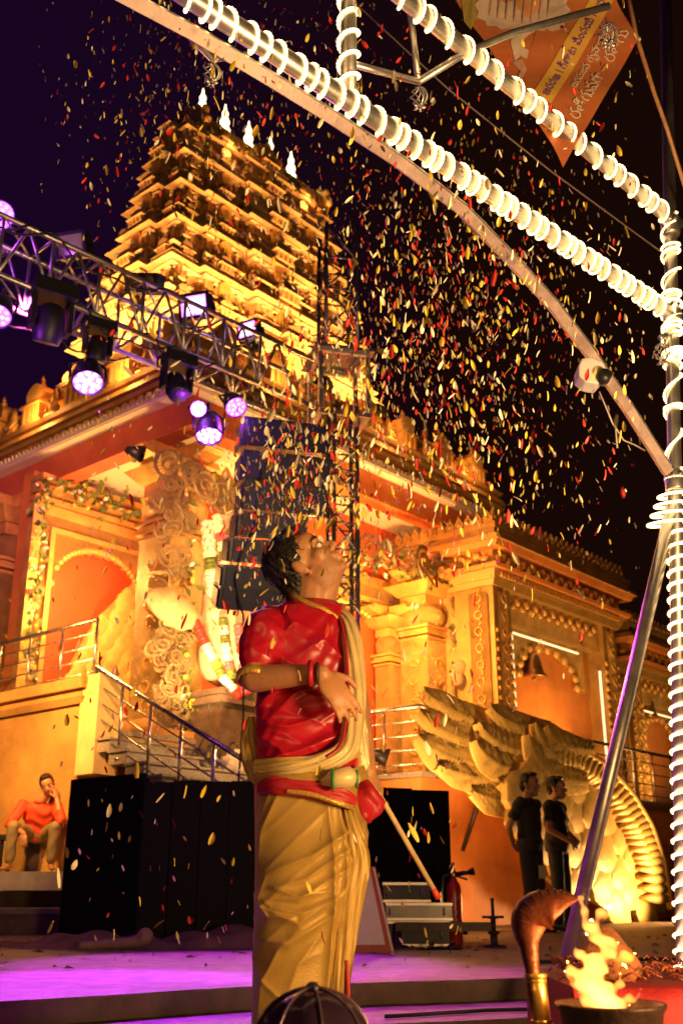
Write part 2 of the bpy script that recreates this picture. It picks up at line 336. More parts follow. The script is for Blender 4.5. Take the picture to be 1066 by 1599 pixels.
# columns of the hall
def column(a, b, w, z0, z1, label, name='temple_column', mat=gold, mat2=carvefine):
    t = thing(name, label, 'column', TW(a, b, z0), AN); h = z1 - z0; q = w / 2
    m = MB(); m.fr(-q, q, -q, q, 0, .22, .10, .10); m.fr(-q, q, -q, q, .22, .36, .10, .03); part('base', m, mat, t)
    m = MB(); m.box(-q, q, -q, q, .36, h * .68); part('shaft', m, mat2, t)
    nr = int((h * .66 - .5) / .3); rm = MB()
    pts = [(.10 * math.cos(x) * (1 - x / 9), .10 * math.sin(x) * (1 - x / 9)) for x in np.linspace(0, 5.5, 14)]
    rm.tube([(p[0], 0, p[1]) for p in pts], [.024 * (1 - i / 20) for i in range(14)], 5); rme = rm.mesh('scroll', mat, True)
    for k in range(nr):
        link('scroll', rme, t, (0, -q - .008, .52 + k * .3), (0, k * PI, 0), w / .62)
        link('scroll', rme, t, (-q - .008, 0, .52 + k * .3), (0, k * PI, -PI / 2), w / .62)
    m = MB()
    for z_, o in ((.68, .02), (.70, .05), (.715, .02), (.73, .06)): m.fr(-q, q, -q, q, h * z_, h * z_ + h * .012, o, o)
    part('neck_band', m, mat, t)
    m = MB(); prof = [(q * 1.0, .745), (q * 1.22, .765), (q * 1.28, .80), (q * 1.05, .83), (q * .9, .835)]
    m.lathe([(r_ * 1.1, z_ * h) for r_, z_ in prof], 16); part('cushion', m, mat2, t, smooth=True)
    m = MB(); m.box(-q * .95, q * .95, -q * .95, q * .95, h * .836, h * .88); m.fr(-q, q, -q, q, h * .882, h * .93, .02, .22); part('capital', m, mat, t)
    for rz in range(4):
        m = MB(); pr = [(0, h * .932), (.75, h * .985), (.75, h * .998), (0, h * .998)]; pr2 = [(q * .5, h * .932), (q + .42, h * .958), (q + .50, h * .972), (q + .44, h * .984), (q + .34, h * .976), (q + .30, h * .999), (q * .5, h * .999)]
        m.prism(pr2, 'y', -q * .55 + .003 * rz, q * .55 - .003 * rz); part('bracket', m, mat, t, rot=(0, 0, rz * PI / 2))
    return t
column(.93, 1.33, .72, 2.33, 6.77, 'square carved gold column at the porch corner beside the shell ornaments')
column(.42, 5.0, .66, 2.33, 6.77, 'gold column with big scrolled brackets at the left picture edge')
column(6.35, .75, .60, 1.9, 5.95, 'bright gold column with flower rosette between door and orange wall', mat2=carved)
column(5.95, 1.25, .34, 1.9, 5.3, 'slim gold pillar with stacked capital beside the red drape')
column(7.0, 1.2, .3, 1.9, 5.5, 'slim dark gold pillar half hidden behind the rosette column', mat=bronze)
# rosette on the bright column
rt = thing('carved_rosette', 'round eight petalled gold rosette fixed on the bright column', 'carving', TW(6.35, .437, 2.92), AN)
m = MB(); m.ell((0, -.02, 0), (.055, .04, .055), None, 10, 6); part('centre', m, gold, rt, smooth=True)
pm = MB(); pm.ell((0, -.015, .15), (.055, .04, .10), None, 8, 6); pme = pm.mesh('petal_lobe', gold, True)
for k in range(8): link('petal_lobe', pme, rt, (0, 0, 0), (0, k * PI / 4, 0))

# doorways (portal: nested frames, lintel bands, scalloped arch)
def portal(a, b, z0, wd, ht, label, fr_w=.42, arch=True, inner=redor):
    t = thing('carved_portal', label, 'doorway', TW(a, b, z0), AN)
    def ring(n, o, i, d0, d1, mat):       # rectangular frame without sill
        for s in (-1, 1):
            m = MB(); m.box(*sorted((s * (wd / 2 + i), s * (wd / 2 + o))), -d1, -d0, 0, ht + i); part(n + '_jamb', m, mat, t)
        m = MB(); m.box(-wd / 2 - o, wd / 2 + o, -d1, -d0, ht + i + .001, ht + o); part(n + '_lintel', m, mat, t)
    ring('outer', fr_w, fr_w * .62, 0, .16, gold); ring('carved', fr_w * .615, fr_w * .2, 0, .11, carvefine); ring('inner', fr_w * .195, 0, 0, .17, gold)
    m = MB(); m.box(-wd / 2, wd / 2, .0, .004, 0, ht); part('back_panel', m, inner, t)
    bead = MB(); bead.ell((0, 0, 0), (.05, .035, .05), None, 8, 5); bme = bead.mesh('bead', gold, True); nb = int(ht / .16)
    for s in (-1, 1):
        for k in range(nb): link('bead', bme, t, (s * (wd / 2 + fr_w * .41), -.115, .1 + k * .16), (0, .5 * (k % 2), 0), (1, 1, 1.25))
    if arch:
        for s in (-1, 1):
            m = MB(); P = [(s * wd / 2, ht), (s * wd / 2, ht * .72)]
            for k in range(7):
                u = k / 6; cx = wd / 2 * (1 - u) * .96 + .06; cz = ht * .76 + ht * .20 * math.sqrt(1 - (1 - u) ** 2)
                for aa in np.linspace(-1.2, 1.0, 5): P.append((s * (cx - .055 * math.cos(aa) * 1.0), cz + .06 * math.sin(aa)))
            P.append((s * .04, ht)); m.prism(P if s < 0 else P[::-1], 'y', -.10, -.05); part('scalloped_arch', m, carvefine, t)
        lob = MB(); lob.ell((0, 0, 0), (.07, .05, .06), None, 8, 5); lme = lob.mesh('arch_leaf', gold, True)
        for s in (-1, 1):
            for k in range(14):
                u = k / 13; link('arch_leaf', lme, t, (s * (wd / 2 * (1 - u) * .93 + .02), -.10, ht * .77 + ht * .2 * math.sqrt(1 - (1 - u) ** 2)), (0, .6 * s * k, 0))
    return t
p1 = portal(1.46, 3.98, 2.33, 1.9, 3.62, 'wide carved gold portal with red inner wall in the left porch', .44)
m = MB()
for k, (z_, o) in enumerate(((4.08, .12), (4.22, .2), (4.30, .1), (4.42, .24))): m.box(-1.4, 1.24, -.1 - o, -.002, z_, z_ + .09)
part('lintel_moulding', m, gold, p1)
p2 = portal(4.75, 1.5, 1.9, 2.9, 3.45, 'carved gold door frame to the right of the performer', .5)

# pavilions on the right
def pavilion(a0, a1, b0, b1, z0, z1, h, label, ov=.35, strip=True):
    t = thing('side_pavilion', label, 'pavilion', TW(a0, b0, z0), AN); W_ = a1 - a0; D = b1 - b0; zb = z1 - z0
    cw = .55
    m = MB(); m.box(cw, W_ - cw, .42, D, 0, zb); part('niche_wall', m, orange, t)
    for x0 in (0, W_ - cw):
        m = MB(); m.box(x0, x0 + cw, 0, D - .002, 0, zb); part('pier', m, bronze, t)
        m = MB(); m.box(x0 + .13, x0 + cw - .13, -.035, -.001, .05, zb - .1); part('carved_panel', m, carvefine, t)
    m = MB(); m.box(-.035, -.001, .1, .5, .05, zb - .1); part('carved_panel', m, carvefine, t)
    ring = MB(); ring.tube([(.075 * math.cos(x), 0, .075 * math.sin(x)) for x in np.linspace(0, 2 * PI, 11)], .016, 5, False); ring.tube([(.05 * math.sin(x), 0, .1 + .12 * x / PI) for x in np.linspace(0, PI, 6)], .014, 5); rme = ring.mesh('scroll', gold, True)
    for k in range(int(zb / .3)):
        for x0 in (cw / 2, W_ - cw / 2): link('scroll', rme, t, (x0, -.045, .15 + k * .3))
        link('scroll', rme, t, (-.045, .3, .15 + k * .3), (0, 0, -PI / 2))
    m = MB(); m.box(cw, W_ - cw, .1, .3, zb - .55, zb - .002); part('frieze', m, carved, t)
    lobm = MB(); lobm.ell((0, 0, 0), (.085, .05, .07), None, 8, 5); lme = lobm.mesh('frieze_leaf', gold, True)
    n = int((W_ - 2 * cw) / .16)
    for k in range(n): link('frieze_leaf', lme, t, (cw + .08 + k * .16, .085, zb - .12 - .09 * (k % 2)), (0, .7 * (-1) ** k, 0))
    for k in range(int((zb - .6) / .17)):
        for x0, rr in ((cw - .05, .6), (W_ - cw + .05, -.6)): link('frieze_leaf', lme, t, (x0, .0, .15 + k * .17), (0, rr * (-1) ** k + 1.57, 0), .85)
        for x0 in (.045, W_ - .045): link('frieze_leaf', lme, t, (x0, -.03, .12 + k * .17), (0, 1.57, 0), .5)
    for k in range(int(W_ / .17)):
        link('frieze_leaf', lme, t, (.06 + k * .17, -.10 * ov / .35 - .01, zb + .48 + .05 * (k % 2)), (0, .9 * (-1) ** k, 0), 1.25)
    for k in range(int(D / .17)): link('frieze_leaf', lme, t, (-.10 * ov / .35 - .01, .06 + k * .17, zb + .48 + .05 * (k % 2)), (.9 * (-1) ** k, 0, PI / 2), 1.25)
    # scalloped arch of the niche
    nw = (W_ - 2 * cw) / 2
    for k in range(11):
        u = k / 10; aa = PI * u
        link('frieze_leaf', lme, t, (W_ / 2 - math.cos(aa) * nw * .62, .30, zb - 1.35 + math.sin(aa) * .6), (0, aa, 0), 1.3)
    m = MB(); P = [(W_ / 2 - nw * .8, zb - .56), (W_ / 2 - nw * .8, zb - 1.4)] + [(W_ / 2 - math.cos(x) * nw * .62, zb - 1.38 + math.sin(x) * .6) for x in np.linspace(0, PI, 13)] + [(W_ / 2 + nw * .8, zb - 1.4), (W_ / 2 + nw * .8, zb - .56)]
    m.prism(P, 'y', .30, .40); part('arch_panel', m, carved, t)
    # entablature
    z = zb
    for nm, hh, o0, o1, mat in (('moulding', .10, .06, .10, bronze), ('dentil_band', .16, .12, .18, bronze), ('moulding', .07, .26, .28, orange), ('carved_frieze', .30, .10, .10, carved), ('moulding', .10, .30, .34, orange), ('cornice', .10, .40, .36, gold), ('moulding', .14, .22, .26, bronze), ('cornice', .10, .30, .30, bronze)):
        m = MB(); m.fr(0, W_, 0, D, z, z + hh - .002, o0 * ov / .35, o1 * ov / .35); part(nm, m, mat, t); z += hh
    dn = MB(); dn.box(-.03, .03, -.03, .03, -.05, .05); dme = dn.mesh('dentil', gold)
    for k in range(int(W_ / .11)): link('dentil', dme, t, (.05 + k * .11, -.17 * ov / .35, zb + .18))
    an = MB(); an.prism([(-.085, 0), (.085, 0), (.09, .10), (.045, .17), (0, .26), (-.045, .17), (-.09, .10)], 'y', -.03, .03); an.ell((0, -.035, .09), (.045, .03, .05), None, 8, 5); ame = an.mesh('crest_leaf', bronze)
    n = int((W_ + .5) / .2)
    for k in range(n): link('crest_leaf', ame, t, (-.25 + k * .2, -.25 * ov / .35, z))
    for k in range(int((D + .3) / .2)): link('crest_leaf', ame, t, (-.25 * ov / .35, -.12 + k * .2, z), (0, 0, -PI / 2))
    if strip:
        x0, x1, zt = cw + .10, W_ - cw - .10, zb - .72
        m = MB(); m.box(x0, x0 + .022, .055, .095, .1, zt); part('led_strip', m, stripE, t)
        m = MB(); m.box(x1 - .022, x1, .055, .095, .1, zt * .92); part('led_strip', m, stripE, t)
        m = MB(); m.box(x0 + .04, x0 + (x1 - x0) * .74, .055, .095, zt - .022, zt); part('led_strip', m, stripE, t)
    return t
pavilion(6.62, 11.2, -.6, 1.4, 1.9, 5.55, 0, 'golden side pavilion with crest of pointed leaves and hanging bell niche')
pv = pavilion(12.5, 16.2, -.2, 1.6, 1.9, 4.9, 0, 'lower gold pavilion at the far right edge behind the rope lit post', .25)
m = thing('low_wing_wall', 'low gold wall with roof rail linking the two pavilions', 'wall', TW(11.25, .3, 1.9), AN)
q = MB(); q.box(0, 1.2, .6, .9, 0, 3.0); part('wall', q, bronze, m); q = MB(); q.fr(0, 1.2, .4, .9, 3.0, 3.2, .05, .15); part('cornice', q, gold, m)
# bells
def bell(a, b, z, s, label):
    t = thing('temple_bell', label, 'bell', TW(a, b, z), AN, 'bells hanging in the pavilion niches')
    m = MB(); m.lathe([(.001, .62), (.10, .60), (.16, .52), (.19, .40), (.22, .22), (.27, .08), (.34, 0), (.35, -.03), (.31, -.04), (.25, .06), (.2, .2), (.05, .5)], 20); o = part('body', m, M('bell_bronze', (.5, .28, .1), .3, .8, .2, 5), t, smooth=True); o.scale = (s, s, s)
    m = MB(); m.lathe([(.04, .6), (.05, .66), (.02, .7), (.025, .74), (.012, 1.0)], 8); o = part('hanger', m, bronze, t); o.scale = (s, s, s)
    m = MB(); m.ell((0, 0, -.06), (.05, .05, .06), None, 8, 6); o = part('clapper', m, bronze, t); o.scale = (s, s, s)
bell(8.35, -.3, 4.2, .78, 'bronze bell hanging in the arched niche of the crested pavilion')
bell(13.75, .0, 4.1, .65, 'bronze bell in the far right niche behind the lit post')

# ------------------------------------------------------------------ gopuram tower
tw = tthing('temple_tower', 'tall golden stepped temple tower with five glowing finials on its ridge', 'tower')
tz = [7.9, 9.1, 10.2, 11.2, 12.1, 12.95, 13.7, 14.3]
def tb(z):
    u = (z - 8) / 6.0; return (.95 + .85 * u, 6.85 - 1.35 * u, 1.95 + .65 * u, 4.7 - 1.4 * u)
shm2 = shrine_mesh(stone); figm2 = fig_mesh(stone)
pil = MB(); pil.box(-.035, .035, -.03, .03, 0, 1); pil.fr(-.035, .035, -.03, .03, .80, .88, .0, .03); pil.box(-.065, .065, -.05, .03, .0, .12); pilm = pil.mesh('pilaster', stone)
nic = MB(); nic.prism([(-.16, 0), (.16, 0), (.16, .5), (.10, .66), (0, .76), (-.10, .66), (-.16, .5)], 'y', -.05, .05); nicm = nic.mesh('niche_hood', gold)
for i in range(7):
    z0, z1 = tz[i], tz[i + 1]; h = z1 - z0; a0, a1, b0, b1 = tb(z0); L_ = a1 - a0; D = b1 - b0; k = 1 - .05 * i
    bays = [(a0, a1, b0, b1, 0), (a0 + L_ * .36, a1 - L_ * .36, b0, b1, .26 * k), (a0 + L_ * .13, a0 + L_ * .29, b0, b1, .13 * k), (a1 - L_ * .29, a1 - L_ * .13, b0, b1, .13 * k), (a0, a1, b0 + D * .33, b1 - D * .33, .2 * k)]
    def boxes(mb, f0, f1, o0, o1):
        for j, (x0, x1, y0, y1, pj) in enumerate(bays):
            e = .0015 * j
            if j == 4: mb.fr(x0 - pj, x1 + pj, y0, y1, z0 + h * f0 + e, z0 + h * f1 - e, o0, o1)
            else: mb.fr(x0, x1, y0 - pj, y1 + pj, z0 + h * f0 + e, z0 + h * f1 - e, o0, o1)
    m = MB(); boxes(m, .0, 1.0, .0, .0); ti = m.build('tier', stone, tw)
    for nm, st_ in (('base_moulding', ((.005, .07, .14, .14), (.075, .13, .10, .05), (.135, .19, .05, .10))), ('cornice', ((.50, .535, .06, .10), (.54, .575, .10, .06), (.58, .70, .24, .15), (.705, .735, .15, .16))), ('upper_moulding', ((.80, .84, .06, .08), (.93, .97, .05, .09)))):
        for f0, f1, o0, o1 in st_: m = MB(); boxes(m, f0, f1, o0 * k, o1 * k); m.build(nm, stone, ti)
    hp = h * .30
    for x in np.linspace(a0 + .06, a1 - .06, 19):
        pj = max([bb[4] for bb in bays[:4] if bb[0] - .01 <= x <= bb[1] + .01]); link('pilaster', pilm, ti, (x, b0 - pj - .02, z0 + h * .195), (0, 0, 0), (1, 1, hp))
    for y in np.linspace(b0 + .06, b1 - .06, 9):
        pj = bays[4][4] if bays[4][2] <= y <= bays[4][3] else 0; link('pilaster', pilm, ti, (a0 - pj - .02, y, z0 + h * .195), (0, 0, -PI / 2), (1, 1, hp))
    # shrines and figures on the cornice ledge
    for u, s, pj in ((.05, .75, 0), (.21, 1.0, .13), (.5, 1.5, .26), (.79, 1.0, .13), (.95, .75, 0)): link('miniature_shrine', shm2, ti, (a0 + L_ * u, b0 - pj * k - .03, z0 + h * .736), (0, 0, 0), (s * k, s * k, .62 * h * (1 if s < 1.2 else 1.25)))
    for u, s, pj in ((.1, .75, 0), (.5, 1.2, .2), (.9, .75, 0)): link('miniature_shrine', shm2, ti, (a0 - pj * k - .03, b0 + D * u, z0 + h * .736), (0, 0, -PI / 2), (s * k, s * k, .65 * h))
    for u in (.11, .155, .27, .33, .42, .58, .67, .73, .845, .89): link('figurine', figm2, ti, (a0 + L_ * u, b0 - .2 * k, z0 + h * .737), (0, 0, random.uniform(-.3, .3)), random.uniform(.62, .85) * k)
    for u in (.3, .7): link('figurine', figm2, ti, (a0 - .18 * k, b0 + D * u, z0 + h * .737), (0, 0, -PI / 2), .75 * k)
    link('niche_hood', nicm, ti, (a0 + L_ * .5, b0 - .26 * k - .06, z0 + h * .2), (0, 0, 0), (1.3 * k, 1, .62 * h))
    for u in (.21, .79): link('niche_hood', nicm, ti, (a0 + L_ * u, b0 - .13 * k - .06, z0 + h * .2), (0, 0, 0), (k, 1, .5 * h))
    link('niche_hood', nicm, ti, (a0 - .2 * k - .06, b0 + D * .5, z0 + h * .2), (0, 0, -PI / 2), (k, 1, .55 * h))
    for u in (.02, .98): link('figurine', figm2, ti, (a0 + L_ * u, b0 - .12, z0 + h * .2), (0, 0, 0), .8 * k)
    link('figurine', figm2, ti, (a0 + L_ * .5, b0 - .26 * k - .16, z0 + h * .19), (0, 0, 0), 1.1 * k)
# barrel roof
a0, a1, bc = 2.15, 5.65, 3.1
prof = [(-.40, 14.3), (-.50, 14.42), (-.52, 14.58), (-.44, 14.76), (-.28, 14.92), (0, 15.02), (.28, 14.92), (.44, 14.76), (.52, 14.58), (.50, 14.42), (.40, 14.3)]
m = MB(); m.prism([(bc + p[0], p[1]) for p in prof], 'x', a0, a1); br = m.build('barrel_roof', bronze, tw)
lat = MB()
for k in range(-6, 30):
    for sgn in (-1, 1):
        pts = []
        for j, p in enumerate(prof):
            x = a0 + k * .15 + sgn * j * .075
            if a0 <= x <= a1: pts.append((x, bc + p[0] * 1.02, p[1] + .012))
        if len(pts) > 2: lat.tube(pts, .016, 4)
lat.build('lattice', gold, br)
for x, s in ((a0 - .02, 1.0), ((a0 + a1) / 2 - .1, .85), (a1 + .02, 1.0)):
    m = MB(); P = [(-.5, -.1), (-.62, .15), (-.55, .42), (-.34, .54), (-.18, .58), (0, .70), (.18, .58), (.34, .54), (.55, .42), (.62, .15), (.5, -.1)]
    if s == 1: m.prism([(bc + p[0], 14.4 + p[1]) for p in P], 'x', x - .07, x + .07)
    else: m.prism([(x + p[0] * .6, 14.32 + p[1] * .8) for p in P], 'y', bc - .66, bc - .54)
    gb = m.build('gable_arch', gold, br); lb = MB(); lb.ell((0, 0, 0), (.09, .06, .10), None, 8, 5); lme = lb.mesh('gable_knob', gold, True)
    for p in P[1:-1]:
        link('gable_knob', lme, gb, (x, bc + p[0], 14.4 + p[1]) if s == 1 else (x + p[0] * .6, bc - .6, 14.32 + p[1] * .8))
    link('figurine', figm2, gb, (x - .1, bc, 14.45) if s == 1 else (x, bc - .7, 14.3), (0, 0, -PI / 2 if s == 1 else 0), 1.0)
kl = MB(); kl.lathe([(.05, 0), (.13, .03), (.16, .10), (.13, .18), (.06, .22), (.10, .26), (.12, .32), (.09, .38), (.05, .41), (.075, .45), (.08, .50), (.04, .55), (.012, .68)], 12); klm = kl.mesh('glowing_finial', kalE, True)
for a in (2.5, 3.12, 3.8, 4.45, 5.1): link('glowing_finial', klm, tw, (a, bc, 15.02), (0, 0, 0), (.82, .82, 1.25))
kb = MB(); kb.lathe([(.12, -.03), (.08, .02), (.05, .06)], 10); kbm = kb.mesh('finial_base', gold, True)
for a in (2.5, 3.12, 3.8, 4.45, 5.1): link('finial_base', kbm, tw, (a, bc, 15.0))
# fixtures for the tower floods
for i, (a, b, rz) in enumerate(((1.6, .52, 0), (3.2, .52, 0), (4.9, .52, 0), (6.4, .52, 0))):
    t = thing('flood_light', ('first', 'second', 'third', 'fourth')[i] + ' small black floodlight from the porch corner along the temple roof edge', 'floodlight', TW(a, b - .0, 8.585), AN, 'floodlights on the temple roof')
    m = MB(); m.box(-.16, .16, -.08, .06, .02, .18); part('housing', m, blackm, t); m = MB(); m.box(-.12, .12, -.02, .02, 0, .02); part('foot', m, blackm, t)

for i, (x, y, rz, lb) in enumerate(((5.45, 16.55, 1.2, 'low black floodlight on the floor lighting the carved wing from the right'), (1.1, 11.4, 2.2, 'low black floodlight added on the floor behind the black panels, out of view'))):
    t = thing('flood_light', lb, 'floodlight', (x, y, 0), rz, 'floodlights on the stage floor'); m = MB(); m.box(-.13, .13, -.10, .0, .03, .10); m.build('housing', blackm, t); m = MB(); m.box(-.10, .10, -.06, -.02, 0, .03); m.build('foot', blackm, t)
# ------------------------------------------------------------------ tube gate wound with rope light
def helix(mb, p, q, Rr, pitch, r=.010, ph=0, t0=0, t1=1, jit=.0, n=40, sides=5):
    p, q = Vector(p), Vector(q); d = (q - p); L_ = d.length; d.normalize(); u = d.cross(Vector((0, 0, 1))) if abs(d.z) < .9 else d.cross(Vector((0, 1, 0)))
    u.normalize(); v = d.cross(u); N = int((t1 - t0) * L_ / pitch * n); pts = []
    for i in range(N + 1):
        s = t0 * L_ + i * pitch / n; a = 2 * PI * i / n + ph
        s += jit * pitch * (math.sin(a * .31 + ph) + .6 * math.sin(a * .13 + 1.7 + ph)); pts.append(p + d * s + (u * math.cos(a) + v * math.sin(a)) * Rr)
    return mb.tube(pts, [r * (1.16 if i % 2 else .80) for i in range(len(pts))], sides)
BL0, BL1 = Vector((-1.614, 2.185, 3.67)), Vector((1.94, 5.5, 3.67))
BU0, BU1 = Vector((-1.80, 1.735, 4.32)), Vector((2.026, 5.5, 4.32))
P0, P1 = Vector((1.62, 5.5, -.11)), Vector((2.17, 5.5, 6.1))
def onpost(z): return P0 + (P1 - P0) * ((z - P0.z) / (P1.z - P0.z))
gate = thing('light_gate', 'tall aluminium tube gate with arched brace standing on the lower step', 'gate', (1.62, 5.5, -.11))
go = gate.location
def gp(n, mb, mat=alu, smooth=False): return mb.build(n, mat, gate, smooth, go)
m = MB(); m.tube([P0, P1], .038, 14); gp('post', m, smooth=True)
m = MB(); m.lathe([(.12, 0), (.12, .012), (.05, .016), (.05, .08)], 16, P0); gp('foot', m)
PL0 = Vector((-2.2, 1.6, -.22)); PL1 = Vector((-2.2, 1.6, 6.1))
m = MB(); m.tube([PL0, PL1], .038, 14); gp('post', m, smooth=True)
m = MB(); m.tube([Vector((-2.24, 1.6, 3.67)), BL1 + Vector((.05, .04, 0))], .045, 14); gp('beam', m, smooth=True)
m = MB(); m.tube([Vector((-1.94, 1.6, 4.32)), BU1 + Vector((.05, .05, 0))], .042, 14); gp('beam', m, smooth=True)
vb = BL0 + (BL1 - BL0) * .463
m = MB(); m.tube([vb + Vector((0, 0, .02)), vb + Vector((0, 0, 1.3))], .036, 12); gp('upright', m, smooth=True)
# arched brace: square tube sweeping from under the beam down to the post
arc = [pix(180, -12, 3.02), pix(300, 52, 3.24), pix(420, 124, 3.46), pix(520, 186, 3.68), pix(620, 252, 3.95), pix(720, 328, 4.25), pix(800, 410, 4.55), pix(860, 475, 4.78), pix(920, 553, 5.02), pix(980, 640, 5.25), pix(1042, 738, 5.46)]
m = MB(); m.tube(arc, .036, 4); gp('arched_brace', m, M('painted_brace', (.36, .24, .2), .5, .3, .3, 9, .1, 60))
m = MB(); m.tube([p + Vector((.03, .03, .035)) for p in arc], .014, 8); gp('brace_rail', m, smooth=True)
s0, s1 = onpost(2.52), Vector((.985, 5.42, -.005)); s1.z = -.11 if s1.y < edge_y(s1.x) else 0
m = MB(); m.tube([s0, s1], .036, 14); gp('slanting_strut', m, smooth=True)
# joint collars, bolts
for p in (onpost(3.67), onpost(4.27), onpost(2.6)):
    m = MB(); m.lathe([(.052, -.06), (.056, -.05), (.056, .05), (.052, .06)], 14, p); gp('collar', m, smooth=True)
    for k in (-1, 1): m = MB(); m.lathe([(.012, 0), (.012, .02)], 6, p + Vector((.02 * k, -.056, .02)), Matrix.Rotation(PI / 2, 3, 'X')); gp('bolt', m)
# bracket tubes with their hanging cage ornaments
def tub(pts, r=.016): m = MB(); m.tube(pts, r, 8); gp('bracket_tube', m, smooth=True)
j1 = pix(653, 128, 4.05)
tub([pix(537, 97, 3.73), j1]); tub([pix(640, 20, 3.95), j1]); tub([j1, pix(728, 82, 4.12), pix(800, 52, 4.15), pix(950, 10, 4.2)], .019)
j2 = pix(332, 92, 3.5); tub([pix(268, 28, 3.35), j2]); tub([pix(352, 70, 3.45), j2], .012); tub([j2, pix(386, 86, 3.6)])
j3 = pix(1030, 528, 5.3); tub([onpost(3.55), j3])
def ornament(p, s, label):
    t = thing('hanging_ornament', label, 'ornament', p, 0, 'twisted wire cage ornaments hanging from the gate')
    for k in range(7):
        m = MB(); pts = []
        for i in range(13):
            u = i / 12; a = k * 2 * PI / 7 + u * 2.2; r_ = .045 * math.sin(PI * u) ** .8 + .004; pts.append((r_ * math.cos(a) * s, r_ * math.sin(a) * s, (-.04 - .12 * u) * s))
        m.tube(pts, .0045 * s, 5); m.build('cage_wire', alu, t, True)
    m = MB(); m.lathe([(.003, 0), (.004, -.04), (.008, -.045), (.003, -.05)][::-1], 6); o = m.build('hook', alu, t); o.scale = (s,) * 3
    for k in range(5):
        m = MB(); m.ell((.022, 0, -.175), (.018, .009, .010), None, 6, 5); o = m.build('tail_petal', alu, t, True, rot=(0, 0, k * 2 * PI / 5)); o.scale = (s,) * 3
ornament(j1, .85, 'twisted wire cage ornament hanging below the upper bracket beside the banner')
ornament(j2, .72, 'twisted wire cage ornament hanging from the lower beam above the tower')
ornament(pix(945, 28, 4.2), 1.0, 'twisted wire cage ornament hanging in front of the printed banner')
ornament(j3, .9, 'twisted wire cage ornament hanging beside the rope lit post')
# rope lights
def rope(label, fn, g='rope lights wound around the gate tubes'):
    m = MB(); fn(m); o = m.build('rope_light', ropeE, None, True); return tag(o, label, 'rope light', g)
rope('warm rope light coiled densely along the lower gate beam', lambda m: helix(m, BL0, BL1, .053, .080, .0064, 0, .02, 1.0, .2))
rope('warm rope light spaced along the upper gate beam in front of the banner', lambda m: helix(m, BU0, BU1, .051, .126, .0066, 1, .02, 1.0, .18))
rope('warm rope light coiled around the short upright between both beams', lambda m: helix(m, vb + Vector((0, 0, .08)), vb + Vector((0, 0, 1.25)), .046, .12, .008))
def postrope(m):
    helix(m, onpost(3.62), onpost(4.28), .052, .105, .0072, 0, 0, 1, .5)
    helix(m, onpost(2.66), onpost(3.70), .050, .105, .0072, 2, 0, 1, .9)
    helix(m, onpost(3.35), onpost(3.75), .056, .05, .0072, 1, 0, 1, .6)
rope('warm rope light tangled in zigzags on the upper part of the post', postrope)
def lowrope(m):
    helix(m, onpost(-.05), onpost(2.34), .044, .073, .0082)
    for k in range(4):
        z = 2.35 + .055 * k; c = onpost(z); e = .05 + .02 * (3 - k)
        m.tube([c + Vector((.045 * math.cos(a) - e / 2 * 1.0 + math.cos(a) * e / 2, .045 * math.sin(a), .012 * math.cos(a))) for a in np.linspace(0, 2 * PI, 25)], .0082, 6)
rope('warm rope light coiled evenly around the lower part of the post', lowrope)
def leftrope(m): helix(m, PL0, PL1, .046, .08, .0105)
# camera box on the brace
t = thing('camera_box', 'white plastic covered camera box with black lens clamped on the curved brace', 'camera', pix(922, 588, 4.93))
m = MB(); 
pts = [(-.075, .03), (-.055, .075), (.0, .085), (.06, .05), (.065, -.02), (.02, -.075), (-.045, -.06), (-.08, -.02)]
m.prism([(p[0], p[1]) for p in pts], 'y', -.06, .06); me = blob('housing', m, .008, M('white_plastic', (.72, .66, .6), .35, 0, .15, 12), t, 4)
m = MB(); m.lathe([(.001, -.03), (.030, -.028), (.034, 0), (.034, .05)][::-1], 16, (.045, -.06, -.045), Matrix.Rotation(PI / 2, 3, 'X')); m.build('lens', blackm, t, True)
wire = M('thin_wire', (.6, .5, .42), .5, 0, 0)
cb = thing('camera_cable', 'thin pale cable sagging from the camera box to the curved brace', 'cable', pix(935, 612, 4.93))
m = MB(); pp = [pix(935, 612, 4.9), pix(955, 660, 4.95), pix(973, 688, 5.05), pix(990, 695, 5.2), pix(1006, 704, 5.3)]; m.tube(pp, .004, 5); m.tube([pix(960, 665, 4.97), pix(963, 700, 5.0)], .004, 5); m.build('wire', wire, cb, True, cb.location)
# straight cable across the sky, bamboo stick
cc = thing('sky_cable', 'thin dark cable strung across the night sky to the post', 'cable', pix(540, -10, 4.4))
m = MB(); m.tube([pix(500, -45, 4.3), pix(700, 140, 4.7), pix(860, 268, 5.1), pix(1040, 400, 5.5)], .0045, 5); m.build('wire', M('dark_wire', (.12, .08, .06), .5, 0, 0), cc, True, cc.location)
bs = thing('bamboo_stick', 'slim bent bamboo stick holding the banner edge beside the post', 'stick', pix(1060, 260, 5.2))
m = MB(); m.tube([pix(975, -30, 4.86), pix(993, 58, 4.9), pix(1022, 150, 5.0), pix(1040, 200, 5.1), pix(1080, 330, 5.3)], [.013, .013, .012, .012, .011], 8)
m.build('cane', M('bamboo', (.42, .2, .07), .5, 0, .3, 20), bs, True, bs.location)
